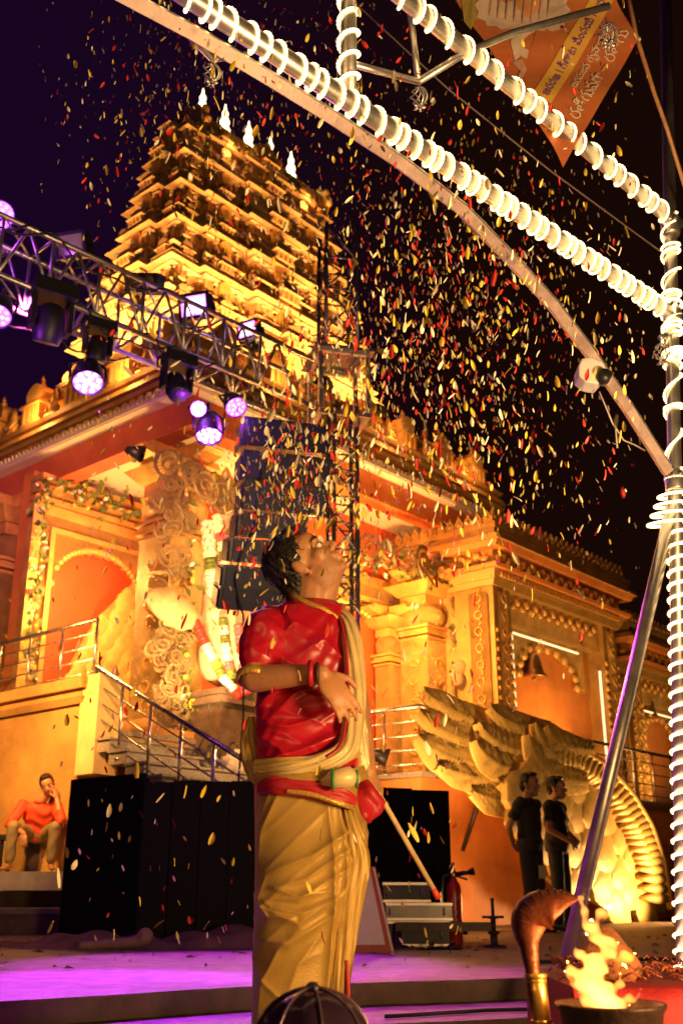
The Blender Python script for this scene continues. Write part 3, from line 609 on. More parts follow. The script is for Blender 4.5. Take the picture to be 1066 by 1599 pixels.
# ------------------------------------------------------------------ banner
YB = 4.75
O_ = pix(877, 267, YB); Ux = (pix(995, 60, YB) - O_); Uy = (pix(712, 0, YB) - O_)
Ux.normalize(); Uz = Vector((0, -1, 0)); Uy = (Uy - Ux * Uy.dot(Ux)).normalized()
ban = thing('printed_banner', 'orange printed cloth banner with purple and white lettering behind the upper beam', 'banner', O_)
Rm = Matrix((Ux, Uy, Ux.cross(Uy))).transposed()
if Ux.cross(Uy).y > 0: pass
ban.rotation_euler = Rm.to_euler()
def bz(x, y): return .03 * math.sin(x * 4.2 + 1) * math.cos(y * 2.5) + .010 * math.sin(x * 13 + y * 9)
sgn = 1 if (Rm @ Vector((0, 0, 1))).y < 0 else -1
def bl(px, py): v = pix(px, py, YB) - O_; return (v.dot(Ux), v.dot(Uy))
P = []
for y in np.linspace(0, 1.05, 34):
    x0 = .77 * y + .03 * math.sin(PI * y / .8); x1 = 1.04 + .9 * y; P.append([(x, y, bz(x, y)) for x in np.linspace(x0, x1, 34)])
m = MB(); m.grid(P); m.build('cloth', M('banner_cloth', (.52, .17, .05), .6, 0, .3, 2.5, .08, 30, col2=(.42, .10, .03)), ban, True)
def patch(n, poly, mat, dz=.004):
    m = MB(); m.add([(p[0], p[1], bz(p[0], p[1]) + sgn * dz) for p in poly], [tuple(range(len(poly)))]); m.build(n, mat, ban)
def strip(n, x0, x1, y0, y1, mat, dz=.004):
    m = MB(); m.grid([[(x, y, bz(x, y) + sgn * dz) for y in np.linspace(y0, y1, 5)] for x in np.linspace(x0, x1, 24)]); m.build(n, mat, ban, True)
b0_, b1_ = bl(859, 166), bl(835, 141)
strip('yellow_band', b0_[0], 1.5, b0_[1], b1_[1], M('banner_yellow', (.70, .38, .06), .6, 0, .15, 6))
def words(n, txt, x, y, size, mat, wdt=None):
    c = bpy.data.curves.new(n, 'FONT'); c.body = txt; c.size = size; c.extrude = .0005
    o = bpy.data.objects.new(n, c); COL.objects.link(o); bpy.context.view_layer.update()
    dg = bpy.context.evaluated_depsgraph_get(); me = bpy.data.meshes.new_from_object(o.evaluated_get(dg)); bpy.data.objects.remove(o)
    me.materials.clear(); me.materials.append(mat); xs_ = [v.co.x for v in me.vertices] or [0, 1]; xm = min(xs_); k = (wdt / (max(xs_) - xm)) if wdt else 1
    for v in me.vertices: px_, py_ = x + (v.co.x - xm) * k, y + v.co.y * min(1.6, max(k, .7)) * 1.0; v.co = (px_, py_, bz(px_, py_) + sgn * (.009 + v.co.z))
    link(n, me, ban)
pinkp = M('purple_print', (.16, .05, .28), .6, 0, 0); whp = M('white_print', (.68, .55, .42), .6, 0, 0)
w0, w1, w2 = bl(857, 157), bl(898, 140), bl(901, 191)
words('lettering', '\u0c1c\u0c30\u0c26\u0c1c I \u0c17\u0c40\u0c24\u0c3e\u0c1f \u0c35\u0c3f\u0c02\u0c26\u0c2f\u0c3f I \u0c3d\u0c28', w0[0], w0[1] + .012, .085, pinkp, .80)
words('lettering', '\u0c1c\u0c30\u0c2a\u0c1c\u0c2a \u0c17\u0c43\u0c2a\u0c3e\u0c2f\u0c17\u0c28', w1[0], w1[1], .075, whp, .52)
words('lettering', '\u0c30\u0c24\u0c3f\u0c17\u0c41\u0c2a\u0c17\u0c3e \u2013 \u0c30\u0c24\u0c3f\u0c17\u0c41', w2[0], w2[1], .09, whp, .72)
figw = M('white_figure_print', (.62, .45, .34), .6, 0, .2, 9); figp = M('pink_print', (.56, .3, .22), .6, 0, .2, 9); figo = M('orange_print', (.62, .26, .08), .6, 0, .2, 9)
# loose pale drapery shapes of the printed picture (plain generic cloth folds)
dr = []
for k in range(40):
    a = 2 * PI * k / 40; rr = 1 + .10 * (k % 2) + .08 * math.sin(3 * a); dr.append(bl(815 + 68 * rr * math.cos(a), 5 + 46 * rr * math.sin(a)))
patch('printed_drapery', dr, figw, .006)
patch('printed_drapery', [bl(*q) for q in ((800, 40), (838, 38), (834, 60), (822, 92), (812, 88), (804, 96), (796, 70))], figw, .007)
patch('printed_drapery', [bl(*q) for q in ((800, 98), (814, 92), (822, 108), (816, 122), (806, 126), (812, 110))], figp, .007)
patch('printed_drapery', [bl(*q) for q in ((868, 20), (884, 24), (880, 44), (862, 50), (852, 46))], figw, .008)
patch('printed_drapery', [bl(*q) for q in ((812, -30), (842, -20), (846, 10), (824, 30), (806, 14))], figo, .010)
patch('printed_drapery', [bl(*q) for q in ((716, -10), (738, -8), (744, 30), (734, 50), (724, 36))], M('green_print', (.35, .25, .05), .6, 0, .2, 9), .008)
for k in range(8):
    x = 762 + 13 * k; patch('printed_fold', [bl(x, 40 - abs(k - 4) * 3), bl(x + 2.5, 40 - abs(k - 4) * 3), bl(x + 8, -15), bl(x + 5, -15)], figp, .012)
# ------------------------------------------------------------------ lighting truss
rz_t = math.atan2(2.3, 2.29)
A_ = Vector((-3.9, 6.44, 5.36)); B_ = Vector((-.42, 9.93, 5.36)); TL = (B_ - A_).length
tr = thing('lighting_truss', 'aluminium box truss carrying purple stage lights across the temple front', 'truss', A_, rz_t)
hw, hh = .20, .27; chm = MB(); chm.tube([(0, 0, 0), (TL, 0, 0)], .026, 10); chme = chm.mesh('chord', alu, True)
for y in (-hw, hw):
    for z in (-hh, hh): link('chord', chme, tr, (0, y, z))
vm = MB(); vm.tube([(0, 0, -hh), (0, 0, hh)], .017, 8); vme = vm.mesh('brace', alu, True)
pitch = .46; nb = int(TL / pitch)
dm = MB(); dm.tube([(0, 0, -hh), (pitch / 2, 0, hh)], .014, 8); dme = dm.mesh('brace', alu, True)
dm2 = MB(); dm2.tube([(0, 0, hh), (pitch / 2, 0, -hh)], .014, 8); dme2 = dm2.mesh('brace', alu, True)
hm = MB(); hm.tube([(0, -hw, 0), (0, hw, 0)], .014, 8); hme = hm.mesh('brace', alu, True)
hm2 = MB(); hm2.tube([(0, -hw, 0), (pitch, hw, 0)], .012, 8); hme2 = hm2.mesh('brace', alu, True)
for i in range(nb):
    x = i * pitch + .05
    for y in (-hw, hw): link('brace', vme, tr, (x, y, 0)); link('brace', dme, tr, (x, y, 0)); link('brace', dme2, tr, (x + pitch / 2, y, 0))
    for z in (-hh, hh): link('brace', hme, tr, (x, 0, z)); link('brace', hme2, tr, (x, 0, z))
def trp(px, py):     # point on the truss's vertical mid plane under a direction of view
    u = (px - 533) / FOC; v = (800 - py) / FOC; c, s = math.cos(TH), math.sin(TH); d = Vector((u, c - s * v, s + c * v)); n = Vector((B_.y - A_.y, -(B_.x - A_.x), 0)).normalized()
    t = (A_ - EYE).dot(n) / d.dot(n); return EYE + d * t
# vertical mast trusses
def mast(label, x, y, w_, z0, z1, mat):
    t = thing('mast_truss', label, 'truss', (x, y, z0), .25, 'vertical truss masts behind the performer'); q = w_ / 2; H = z1 - z0
    c_ = MB(); c_.tube([(0, 0, 0), (0, 0, H)], .023, 10); ce = c_.mesh('chord', mat, True)
    for sx_ in (-q, q):
        for sy_ in (-q, q): link('chord', ce, t, (sx_, sy_, 0))
    st_ = w_ * 1.15; d1 = MB(); d1.tube([(-q, 0, 0), (q, 0, st_)], .012, 6); d1e = d1.mesh('brace', mat, True); d2 = MB(); d2.tube([(-q, 0, 0), (q, 0, 0)], .012, 6); d2e = d2.mesh('brace', mat, True)
    for i in range(int(H / st_)):
        for k in range(4):
            a = k * PI / 2; off = Vector((0, -q, 0)); off.rotate(Euler((0, 0, a)))
            link('brace', d1e, t, (off.x, off.y, i * st_), (0, 0, a + (PI if i % 2 else 0))); link('brace', d2e, t, (off.x, off.y, i * st_), (0, 0, a))
    m = MB(); m.box(-q - .15, q + .15, -q - .15, q + .15, 0, .03); m.build('base_plate', mat, t); return t
mast('aluminium mast truss rising behind the head of the performer', .012, 9.75, .235, 0, 5.03, alu)
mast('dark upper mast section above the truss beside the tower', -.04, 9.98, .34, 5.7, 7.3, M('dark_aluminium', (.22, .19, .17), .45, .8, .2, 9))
hb = thing('sleeve_block', 'dark sleeve block joining the mast and the lighting truss', 'truss block', (-.03, 10.0, 5.35), .25)
for x in (-.25, .25):
    for y in (-.25, .25): m = MB(); m.bar((x, y, -.32), (x, y, .32), .045); m.build('upright', alu, hb)
for z in (-.35, .35):
    for a, b in (((-.28, -.25), (.28, -.25)), ((.25, -.22), (.25, .22)), ((.28, .25), (-.28, .25)), ((-.25, .22), (-.25, -.22))): m = MB(); m.bar((*a, z), (*b, z), .045); m.build('rail', alu, hb)
# par lights
par = MB(); par.lathe([(.07, .16), (.10, .14), (.115, .05), (.125, -.04), (.125, -.07), (.118, -.07), (.116, -.045)], 20); pme = par.mesh('housing', blackm, True)
lens = MB(); lens.ell((0, 0, 0), (.0185, .0185, .010), None, 10, 6)
lensP = lens.mesh('lens', purE, True); lensW = lens.mesh('lens', whiE, True)
fac = MB(); fac.lathe([(.001, -.046), (.114, -.046), (.114, -.05)], 20); fme = fac.mesh('face_plate', M('lamp_face', (.3, .25, .5), .3, .3, 0, emit=(.34, .03, 1), es=5))
yk = MB(); yk.tube([(-.14, 0, 0), (-.14, 0, .16), (-.05, 0, .24), (.05, 0, .24), (.14, 0, .16), (.14, 0, 0)], .013, 6); yk.tube([(0, 0, .24), (0, 0, .34)], .02, 6); yme = yk.mesh('yoke', blackm, True)
def parlight(px, py, dY, aim, label, s=1.0, white=False, power=0, col=PURP, cone=40, nl=12, grp='purple stage lights under the truss'):
    p = trp(px, py) + Vector((0, dY, 0)); t = thing('par_light', label, 'stage light', p, 0, grp)
    t.scale = (s,) * 3; d = (Vector(aim) - p).normalized(); q = (-d).to_track_quat('Z', 'Y'); t.rotation_euler = q.to_euler()
    link('housing', pme, t); link('face_plate', fme, t); link('yoke', yme, t)
    le = lensW if white else lensP; k2 = 8
    link('lens', le, t, (0, 0, -.055))
    for k in range(4): link('lens', le, t, (.045 * math.cos(k * PI / 2 + .4), .045 * math.sin(k * PI / 2 + .4), -.055))
    for k in range(9): link('lens', le, t, (.088 * math.cos(k * 2 * PI / 9), .088 * math.sin(k * 2 * PI / 9), -.055))
    lamp('POINT', 'par_spill', p + d * .16 * s + Vector((0, -.05, -.1)), 9, (.5, .06, 1), .04)
    if power: lamp('SPOT', 'par_beam', p + d * .12 * s, power, col, .05, aim, cone, .5)
parlight(12, 512, -.25, (-2.4, 5.0, 0), 'lit purple stage light at the left end of the truss', .95, power=800, cone=40)
parlight(152, 620, -.35, (-1.3, 5.7, 0), 'bright violet white stage light below the middle of the truss', 1.05, True, 2300, (.5, .02, 1), 32)
parlight(332, 694, -.3, (-.8, 7.5, 0), 'bright violet white stage light next to the black speaker array', 1.0, True, 1300, (.6, .03, 1), 40)
parlight(371, 654, -.3, (1.0, 6.0, .8), 'small purple stage light turned sideways beside the speakers', .85, False, 1100, (.9, .05, .8), 34)
parlight(316, 660, -.3, (.1, 2.5, 1.0), 'small round blue white light between two bigger lights', .62, True)
parlight(-6, 325, .1, (-.5, 2, 2), 'purple light cut off by the left picture edge', 1.0, power=0)
lamp('SPOT', 'fascia_beam', trp(60, 500) + Vector((0, -.3, 0)), 2200, (1, .10, .6), .05, TW(.2, 3.0, 7.0), 44, .8)
# floodlights on top of the truss
def flood(px, py, dY, label, lit, rz, rx, s=1.0):
    p = trp(px, py) + Vector((0, dY, 0)); t = thing('flood_light', label, 'floodlight', p, rz, 'rectangular floodlights on top of the truss'); t.scale = (s,) * 3
    t.rotation_euler = (rx, 0, rz)
    m = MB(); m.fr(-.14, .14, -.02, .10, -.11, .11, 0, 0); m.fr(-.10, .10, .10, .16, -.08, .08, 0, 0); m.build('housing', blackm, t)
    for k in range(7): m = MB(); m.box(-.11 + k * .036, -.10 + k * .036, .16, .20, -.07, .07); m.build('fin', blackm, t)
    m = MB(); m.box(-.15, .15, -.045, -.021, -.12, -.092); m.box(-.15, .15, -.045, -.021, .092, .12); m.box(-.15, -.125, -.045, -.021, -.0915, .0915); m.box(.125, .15, -.045, -.021, -.0915, .0915); m.build('rim', blackm, t)
    m = MB(); m.box(-.124, .124, -.032, -.024, -.091, .091); m.build('glass', purE if lit else M('dull_glass', (.5, .42, .3), .15, .1, .2, 8), t)
    if lit: m = MB(); m.box(-.098, .098, -.037, -.0325, -.066, .066); m.build('led_field', floodE, t)
    m = MB(); m.tube([(-.165, .03, 0), (-.165, .03, -.12), (-.10, .03, -.19), (.10, .03, -.19), (.165, .03, -.12), (.165, .03, 0)], .011, 6); m.build('bracket', blackm, t, True)
flood(113, 384, 0, 'unlit grey floodlight with visible lamp on top of the truss', False, -.25, .35, .98)
flood(305, 479, 0, 'lit rectangular purple floodlight above the middle of the truss', True, -.3, .3, 1.05)
p_ = trp(387, 517)
flood(388, 516, 0, 'smaller lit purple floodlight further along the truss top', True, -.5, .2, .8)
t = thing('blinder_light', 'unlit double round blinder lamp standing on the truss', 'stage light', trp(222, 442), -.3); t.rotation_euler = (.3, .2, -.3)
m = MB(); m.box(-.17, .17, -.02, .12, -.09, .09); m.build('housing', blackm, t)
for x in (-.08, .08): m = MB(); m.lathe([(.001, 0), (.06, .0), (.072, .02), (.072, .04)], 14, (x, -.02, 0), Matrix.Rotation(PI / 2, 3, 'X')); m.build('lamp_bowl', M('lamp_bowl', (.35, .25, .14), .2, .6, .2, 5), t, True)
def movinghead(px, py, dY, label, s=1, tilt=.5):
    p = trp(px, py) + Vector((0, dY, 0)); t = thing('moving_head', label, 'stage light', p, .6, 'dark moving head lamps under the truss'); t.scale = (s,) * 3
    m = MB(); m.box(-.20, .20, -.15, .15, .22, .36); m.build('base', blackm, t)
    for x in (-.19, .15): m = MB(); m.box(x, x + .04, -.07, .07, -.10, .219); m.build('yoke_arm', blackm, t)
    m = MB(); m.lathe([(.05, -.20), (.10, -.17), (.13, -.06), (.14, .08), (.12, .16), (.118, .165), (.001, .15)], 18, (0, 0, -.04), Matrix.Rotation(PI + tilt, 3, 'X')); m.build('head', blackm, t, True)
movinghead(95, 535, -.35, 'dark moving head lamp hanging under the left half of the truss', .9, .4)
movinghead(283, 622, -.3, 'dark moving head lamp hanging beside the small blue white light', .75, -.5)
movinghead(160, 560, -.2, 'dark moving head lamp above the bright violet light', .65, .1)
# power cables looping on the truss
for k in range(8):
    x0 = random.uniform(.2, TL - 1.2); cbl = thing('truss_cable', 'black power cable looped along the tubes of the aluminium truss', 'cable', A_, rz_t, 'cables looped along the truss')
    m = MB(); ln = random.uniform(.8, 1.5); pts = [(x0 + ln * u, random.choice((-hw, hw)) + .05 * math.sin(9 * u + k), (hh if k % 2 else -hh) - .16 * math.sin(PI * u) ** 2 + .03 * math.sin(14 * u)) for u in np.linspace(0, 1, 14)]
    ysgn = random.choice((-1, 1)); pts = [(p[0], ysgn * hw * 1.1 + .03 * math.sin(5 * i), p[2]) for i, p in enumerate(pts)]; m.tube(pts, .010, 5); m.build('wire', blackm, cbl, True)
# ------------------------------------------------------------------ line array speakers
def cabinet(p, rx, rz, w_, h_, label, mat=navy):
    t = thing('speaker_cabinet', label, 'speaker', p, rz, 'hung line array speaker cabinets'); t.rotation_euler = (rx, 0, rz); q = w_ / 2
    m = MB(); m.prism([(-.18, -h_ / 2), (.24, -h_ * .36), (.24, h_ * .36), (-.18, h_ / 2)], 'x', -q, q); m.build('cabinet', blackm, t)
    m = MB(); m.box(-q + .03, q - .03, -.20, -.181, -h_ * .42, h_ * .42); m.build('grille', mat, t)
    for x in (-q - .012, q + .001): m = MB(); m.box(x, x + .011, -.12, .2, -h_ * .5, h_ * .30); m.build('rigging_plate', alu if False else blackm, t)
lab = ['top', 'second', 'third', 'fourth', 'fifth', 'sixth', 'lowest']
spots = [(441, 688, .35, .84), (441, 738, .35, .84), (440, 782, .34, .80), (420, 824, .30, .66), (408, 862, .28, .66), (396, 902, .28, .64), (388, 932, .26, .60)]
for i, (px, py, h_, w_) in enumerate(spots):
    cabinet(pix(px, py, 9.25), .12 + .05 * i, .28, w_ * .98, h_ * .8, lab[i] + ' black cabinet in the hung speaker array behind the head')
m = MB(); af = thing('array_cable', 'thin black cable hanging beside the speaker array', 'cable', pix(400, 700, 9.0))
m.tube([pix(408, 735, 9.0), pix(400, 780, 9.0), pix(396, 830, 9.0), pix(378, 860, 9.0), pix(366, 900, 9.0), pix(372, 940, 9.0), pix(380, 960, 9.0), pix(380, 1120, 9.0), pix(372, 1225, 9.0)], .009, 5); m.build('wire', blackm, af, True, af.location)
# ------------------------------------------------------------------ carved wing in front of the plinth
BW = -2.62
def wp(px, py, d=0): return pixL(px, py, BW - d)
wing = tthing('carved_wing', 'huge golden carved wing sculpture of layered feathers leaning against the plinth', 'sculpture')
def feather_mesh(name, P0_, P1_, ctrl, width, depth, nu=64, nv=11, barb=.016, cup=.035):
    """a leaf-shaped blade in the (a, z) plane: root P0_, tip P1_, bowed through ctrl, with slanting barbs"""
    A, B, Cc = [np.array((p.x, p.z)) for p in (P0_, P1_, ctrl)]; rows = []
    for i in range(nu):
        u = i / (nu - 1); c = (1 - u) ** 2 * A + 2 * u * (1 - u) * Cc + u * u * B; d = 2 * (1 - u) * (Cc - A) + 2 * u * (B - Cc); d = d / np.linalg.norm(d); n = np.array((-d[1], d[0]))
        wv = width * (math.sin(PI * min(1, .18 + .82 * (1 - u))) ** .55 if u > .45 else (.62 + .38 * math.sin(PI * u / .9))) * (1 - max(0, u - .75) * 2.2 * (u > .75)) + .004
        row = []
        for k in range(nv):
            v = -1 + 2 * k / (nv - 1); p = c + n * v * wv / 2
            y = -cup * (1 - v * v) - .012 * math.exp(-(v / .12) ** 2) + barb * math.sin((u * 1.0 + abs(v) * .10) * 78 * np.linalg.norm(B - A) / .9)
            row.append((p[0], BW - depth + y, p[1]))
        rows.append(row)
    m = MB(); m.grid(rows)
    back = [[(q[0], BW - depth + .03, q[2]) for q in (r_[0], r_[-1])] for r_ in rows]; m.grid([[r_[0], b_[0]] for r_, b_ in zip(rows, back)]); m.grid([[b_[1], r_[-1]] for r_, b_ in zip(rows, back)])
    return m.mesh(name, winggold, True)
FE = [((800, 1135), (658, 1078), (700, 1128), 0.44), ((805, 1165), (651, 1110), (690, 1168), 0.44), ((815, 1195), (649, 1150), (690, 1208), 0.44), ((825, 1222), (680, 1196), (730, 1222), 0.36), ((845, 1252), (734, 1236), (780, 1262), 0.39),
      ((862, 1142), (762, 1104), (785, 1142), 0.44), ((862, 1178), (744, 1128), (765, 1180), 0.42), ((868, 1208), (738, 1156), (760, 1215), 0.42), ((872, 1232), (776, 1222), (815, 1240), 0.34),
      ((925, 1172), (849, 1134), (866, 1172), 0.44), ((920, 1195), (832, 1130), (846, 1192), 0.47), ((915, 1222), (821, 1148), (834, 1220), 0.49)]
for i, (r0, t0, c0, wd) in enumerate(FE):
    d = .03 + .028 * (i % 5) + .10 * (i // 5) * 1.0
    link('feather', feather_mesh('feather', wp(*r0, d), wp(*t0, d), wp(*c0, d), wd, d), wing)
# covert scales
sm = []
for variant in range(4):
    m = MB(); rows = []; vr = random.Random(variant)
    for i in range(11):
        u = i / 10
        rows.append([(-u, -.03 - .15 * u * (1 - .25 * v * v) - .08 * math.sin(PI * u) * (1 - v * v) + .008 * math.sin(44 * u + 3 * v), .44 * v * (math.sqrt(max(0, 1 - max(0, (u - .45) / .55) ** 2)) * (1 + .1 * vr.uniform(-1, 1)))) for v in np.linspace(-1, 1, 9)])
    m.grid(rows); m.grid([[r_[0], (r_[0][0], .08, r_[0][2])] for r_ in rows]); m.grid([[(r_[-1][0], .08, r_[-1][2]), r_[-1]] for r_ in rows]); m.grid([[(p[0], p[1], p[2]) for p in rows[-1]], [(p[0], .08, p[2]) for p in rows[-1]]])
    sm.append(m.mesh('scale_feather', winggold, True))
poly = [(828, 1190), (850, 1165), (895, 1165), (950, 1205), (990, 1260), (1012, 1330), (1030, 1425), (985, 1418), (935, 1410), (880, 1390), (850, 1372), (840, 1310), (812, 1262), (806, 1225)]
def inside(x, y, P):
    c = False; j = len(P) - 1
    for i in range(len(P)):
        if (P[i][1] > y) != (P[j][1] > y) and x < (P[j][0] - P[i][0]) * (y - P[i][1]) / (P[j][1] - P[i][1]) + P[i][0]: c = not c
        j = i
    return c
def scales(parent, poly, bplane, dx, dy, size, ang, dmul=.0007, x_from=None, conv=None):
    x0, x1 = min(p[0] for p in poly), max(p[0] for p in poly); y0, y1 = min(p[1] for p in poly), max(p[1] for p in poly); n = 0
    row = 0; y = y0
    while y < y1:
        x = x1 + (dx / 2 if row % 2 else 0)
        while x > x0 - 10:
            if inside(x, y, poly):
                jx, jy = x + random.uniform(-3, 3), y + random.uniform(-3, 3); dd = (x1 - x) * dmul + .02
                p = pixL(jx, jy, bplane - dd); s = size * random.uniform(.85, 1.2) * (1 - .0 * row)
                link('scale_feather', random.choice(sm), parent, (p.x + s * .35, p.y, p.z), (0, ang(x, y) + random.uniform(-.15, .15), 0), (s * 1.25, s * .62, s)); n += 1
            x -= dx
        y += dy; row += 1
    return n
scales(wing, poly, BW, 42, 27, .56, lambda x, y: -.25 + .0016 * (y - 1200) - .6 * max(0, (x - 900) / 150), .0012)
# ridge comb along the outer edge
rid = [(868, 1168), (905, 1172), (945, 1196), (985, 1240), (1015, 1290), (1034, 1345), (1046, 1420)]
rpts = []
for i in range(30):
    u = i / 29 * (len(rid) - 1); k = min(int(u), len(rid) - 2); f = u - k; rpts.append((rid[k][0] * (1 - f) + rid[k + 1][0] * f, rid[k][1] * (1 - f) + rid[k + 1][1] * f))
for i in range(1, 29):
    a_, b_ = rpts[i - 1], rpts[i + 1]; dx, dy = b_[0] - a_[0], b_[1] - a_[1]; l_ = math.hypot(dx, dy); nx, ny = -dy / l_, dx / l_
    p, q = wp(rpts[i][0] + nx * 2, rpts[i][1] + ny * 2, .24), wp(rpts[i][0] + nx * 44 - dx * .3, rpts[i][1] + ny * 44 - dy * .3, .13)
    m = MB(); m.tube([p, p * .5 + q * .5 + Vector((0, -.05, 0)), q], [.035, .055, .02], 6, True, 1.6); m.build('ridge_blade', winggold, wing, True)
m = MB(); m.tube([wp(*p, .22) for p in rpts], .06, 8); m.build('ridge_edge', winggold, wing, True)
bp_ = [(676, 1105), (760, 1112), (850, 1150), (905, 1175), (960, 1215), (1010, 1290), (1040, 1425), (985, 1420), (935, 1412), (880, 1392), (845, 1360), (800, 1270), (740, 1240), (690, 1190)]
m = MB(); m.prism([(wp(*p).x, wp(*p).z) for p in bp_][::-1], 'y', BW + .02, BW + .10); m.build('backing', winggold, wing)
for px, py in ((760, 1215), (900, 1330), (1000, 1330)):
    p = wp(px, py, -.1); m = MB(); m.tube([(p.x, BW + .1, p.z), (p.x + .1, -2.02, max(.02, p.z - .9))], .03, 6); m.build('support_tube', blackm, wing, True)
# inner golden fan seen through the left portal
fan = tthing('feather_fan', 'golden fan of scale feathers rising inside the left portal', 'sculpture')
fpoly = [(112, 1078), (114, 1035), (135, 995), (165, 955), (196, 925), (216, 905), (235, 905), (235, 1078)]
bb_ = 3.72
scales(fan, fpoly, bb_, 22, 21, .34, lambda x, y: -.9, .0008)
m = MB(); m.prism([(pixL(*p, bb_ + .05).x, pixL(*p, bb_ + .05).z) for p in fpoly][::-1], 'y', bb_ + .05, bb_ + .12); m.build('backing', winggold, fan)
# small idol before the fan
idl = thing('small_idol', 'small dark seated idol in front of the golden fan', 'statue', TW(*list(pixL(178, 1078, 3.3))[:2], 2.33 + .62), AN - PI / 2)
m = MB(); m.lathe([(.26, 0), (.27, .06), (.2, .1), (.17, .25), (.20, .38), (.13, .48), (.07, .52)], 12); m.ell((0, 0, .62), (.09, .09, .12)); m.lathe([(.09, .68), (.07, .76), (.02, .9)], 10); m.cap((-.2, -.0, .4), (-.22, -.16, .18), .05, .04); m.cap((.2, 0, .4), (.22, -.16, .18), .05, .04); m.cap((-.24, -.14, .1), (.24, -.14, .1), .07, .07)
blob('body', m, .02, M('dark_idol', (.10, .06, .04), .4, .2, .3, 8), idl, 3)
m = MB(); m.box(-.32, .32, -.3, .3, -.62, 0); m.build('pedestal', gold, idl)
# ------------------------------------------------------------------ railings
def railing(label, pts, hgt=.92, nr=4, posts=6, grp='stainless steel railings of the temple'):
    pts = [Vector(p) for p in pts]; t = thing('steel_railing', label, 'railing', pts[0], 0, grp); o = pts[0]
    for r_ in range(nr + 1):
        m = MB(); z = Vector((0, 0, hgt * (1 - r_ / (nr + .6)))); m.tube([p + z for p in pts], .030 if r_ == 0 else .012, 8); m.build('handrail' if r_ == 0 else 'rail', steel, t, True, o)
    L_ = sum((pts[i + 1] - pts[i]).length for i in range(len(pts) - 1)); pm_ = MB(); pm_.tube([(0, 0, 0), (0, 0, hgt)], .020, 8); pm_.lathe([(.05, 0), (.05, .012), (.03, .018)], 10); pme_ = pm_.mesh('post', steel, True)
    for k in range(posts):
        s = L_ * k / (posts - 1) * .999; i = 0
        while s > (pts[i + 1] - pts[i]).length: s -= (pts[i + 1] - pts[i]).length; i += 1
        p = pts[i] + (pts[i + 1] - pts[i]).normalized() * s; link('post', pme_, t, p - o)
railing('steel railing on top of the left plinth parapet', [TW(-.88, .55, 2.93), TW(-.88, 6.5, 2.93)], .78, 4, 9)
railing('steel stair railing slanting down behind the performer on the left', [TW(-.98, .35, 2.16), TW(-.98, -2.4, .80)], .88, 4, 6)
railing('steel railing along the terrace edge above the carved wing', [TW(2.55, .9, 1.9), TW(2.55, -1.95, 1.9), TW(15.5, -1.95, 1.9)], .86, 4, 22)
# ------------------------------------------------------------------ black panels
dullp = M('black_cloth_panel', (.008, .007, .008), .6, 0, .3, 3, .03, 6, spec=.15)
def bpan(p0, p1, z1, n, label, z0=0.0, bmat=None):
    p0, p1 = Vector(p0), Vector(p1); d = p1 - p0; L_ = d.length; t = thing('black_partition', label, 'partition', (p0.x, p0.y, z0), math.atan2(d.y, d.x), 'black glossy partition panels in front of the temple stairs'); w_ = L_ / n
    for k in range(n):
        m = MB(); e = random.uniform(-.006, .006); m.box(k * w_ + .006, (k + 1) * w_ - .006, e, e + .05, .03, z1 - z0 + random.uniform(-.008, .008)); m.build('panel', bmat or dullp, t)
        m = MB(); m.box(k * w_ - .014, k * w_ + .014, .051, .09, .0, z1 - z0); m.build('post', blackm, t)
    m = MB(); m.box(0, L_, .06, .09, (z1 - z0) * .93, (z1 - z0) * .97); m.build('batten', blackm, t)
YP = 10.3
a_, b_, c_, d_ = pix(112, 1218, 11.0), pix(224, 1215, YP), pix(404, 1228, YP + .05), pix(700, 1214, YP + .7)
bpan((pix(92, 1440, 11.0).x, 11.0, 0), (b_.x, YP, 0), a_.z, 2, 'short angled end of the black glossy partition beside the seated man')
bpan((b_.x + .01, YP, 0), (c_.x, YP + .06, 0), b_.z - .03, 4, 'black glossy partition panels left of the golden dhoti')
bpan((c_.x + .01, YP + .07, 0), (d_.x, YP + .7, 0), c_.z + .02, 5, 'black reflective partition panels behind the fire extinguisher', bmat=blackp)
# cloth heap and litter along the partition foot
hm_ = MB(); P = []
for x in np.linspace(-3.1, .1, 60):
    P.append([(x, 9.2 + y * .95, (.16 * math.sin(PI * y) ** .7 * (.55 + .45 * math.sin(3.1 * x + 2 * y) * math.sin(1.7 * x)) + .02 * math.sin(17 * x + 9 * y)) if 0 < y < 1 else .004) for y in np.linspace(0, 1, 14)])
hm_.grid(P); tag(hm_.build('cloth_heap', M('dusty_cloth', (.26, .13, .09), .8, 0, .4, 5, .4, 30), None, True), 'dusty brown cloth lying crumpled along the foot of the black panels', 'cloth')
t = thing('cloth_bundle', 'tied pale bundle standing up from the crumpled floor cloth', 'bundle', (-1.56, 9.05, .0))
m = MB(); m.ell((0, 0, .10), (.07, .07, .07)); m.cap((-.5, 0, .03), (-.05, 0, .06), .035, .045); blob('bundle', m, .02, M('bundle_cloth', (.36, .2, .16), .7, 0, .3, 6), t, 3)
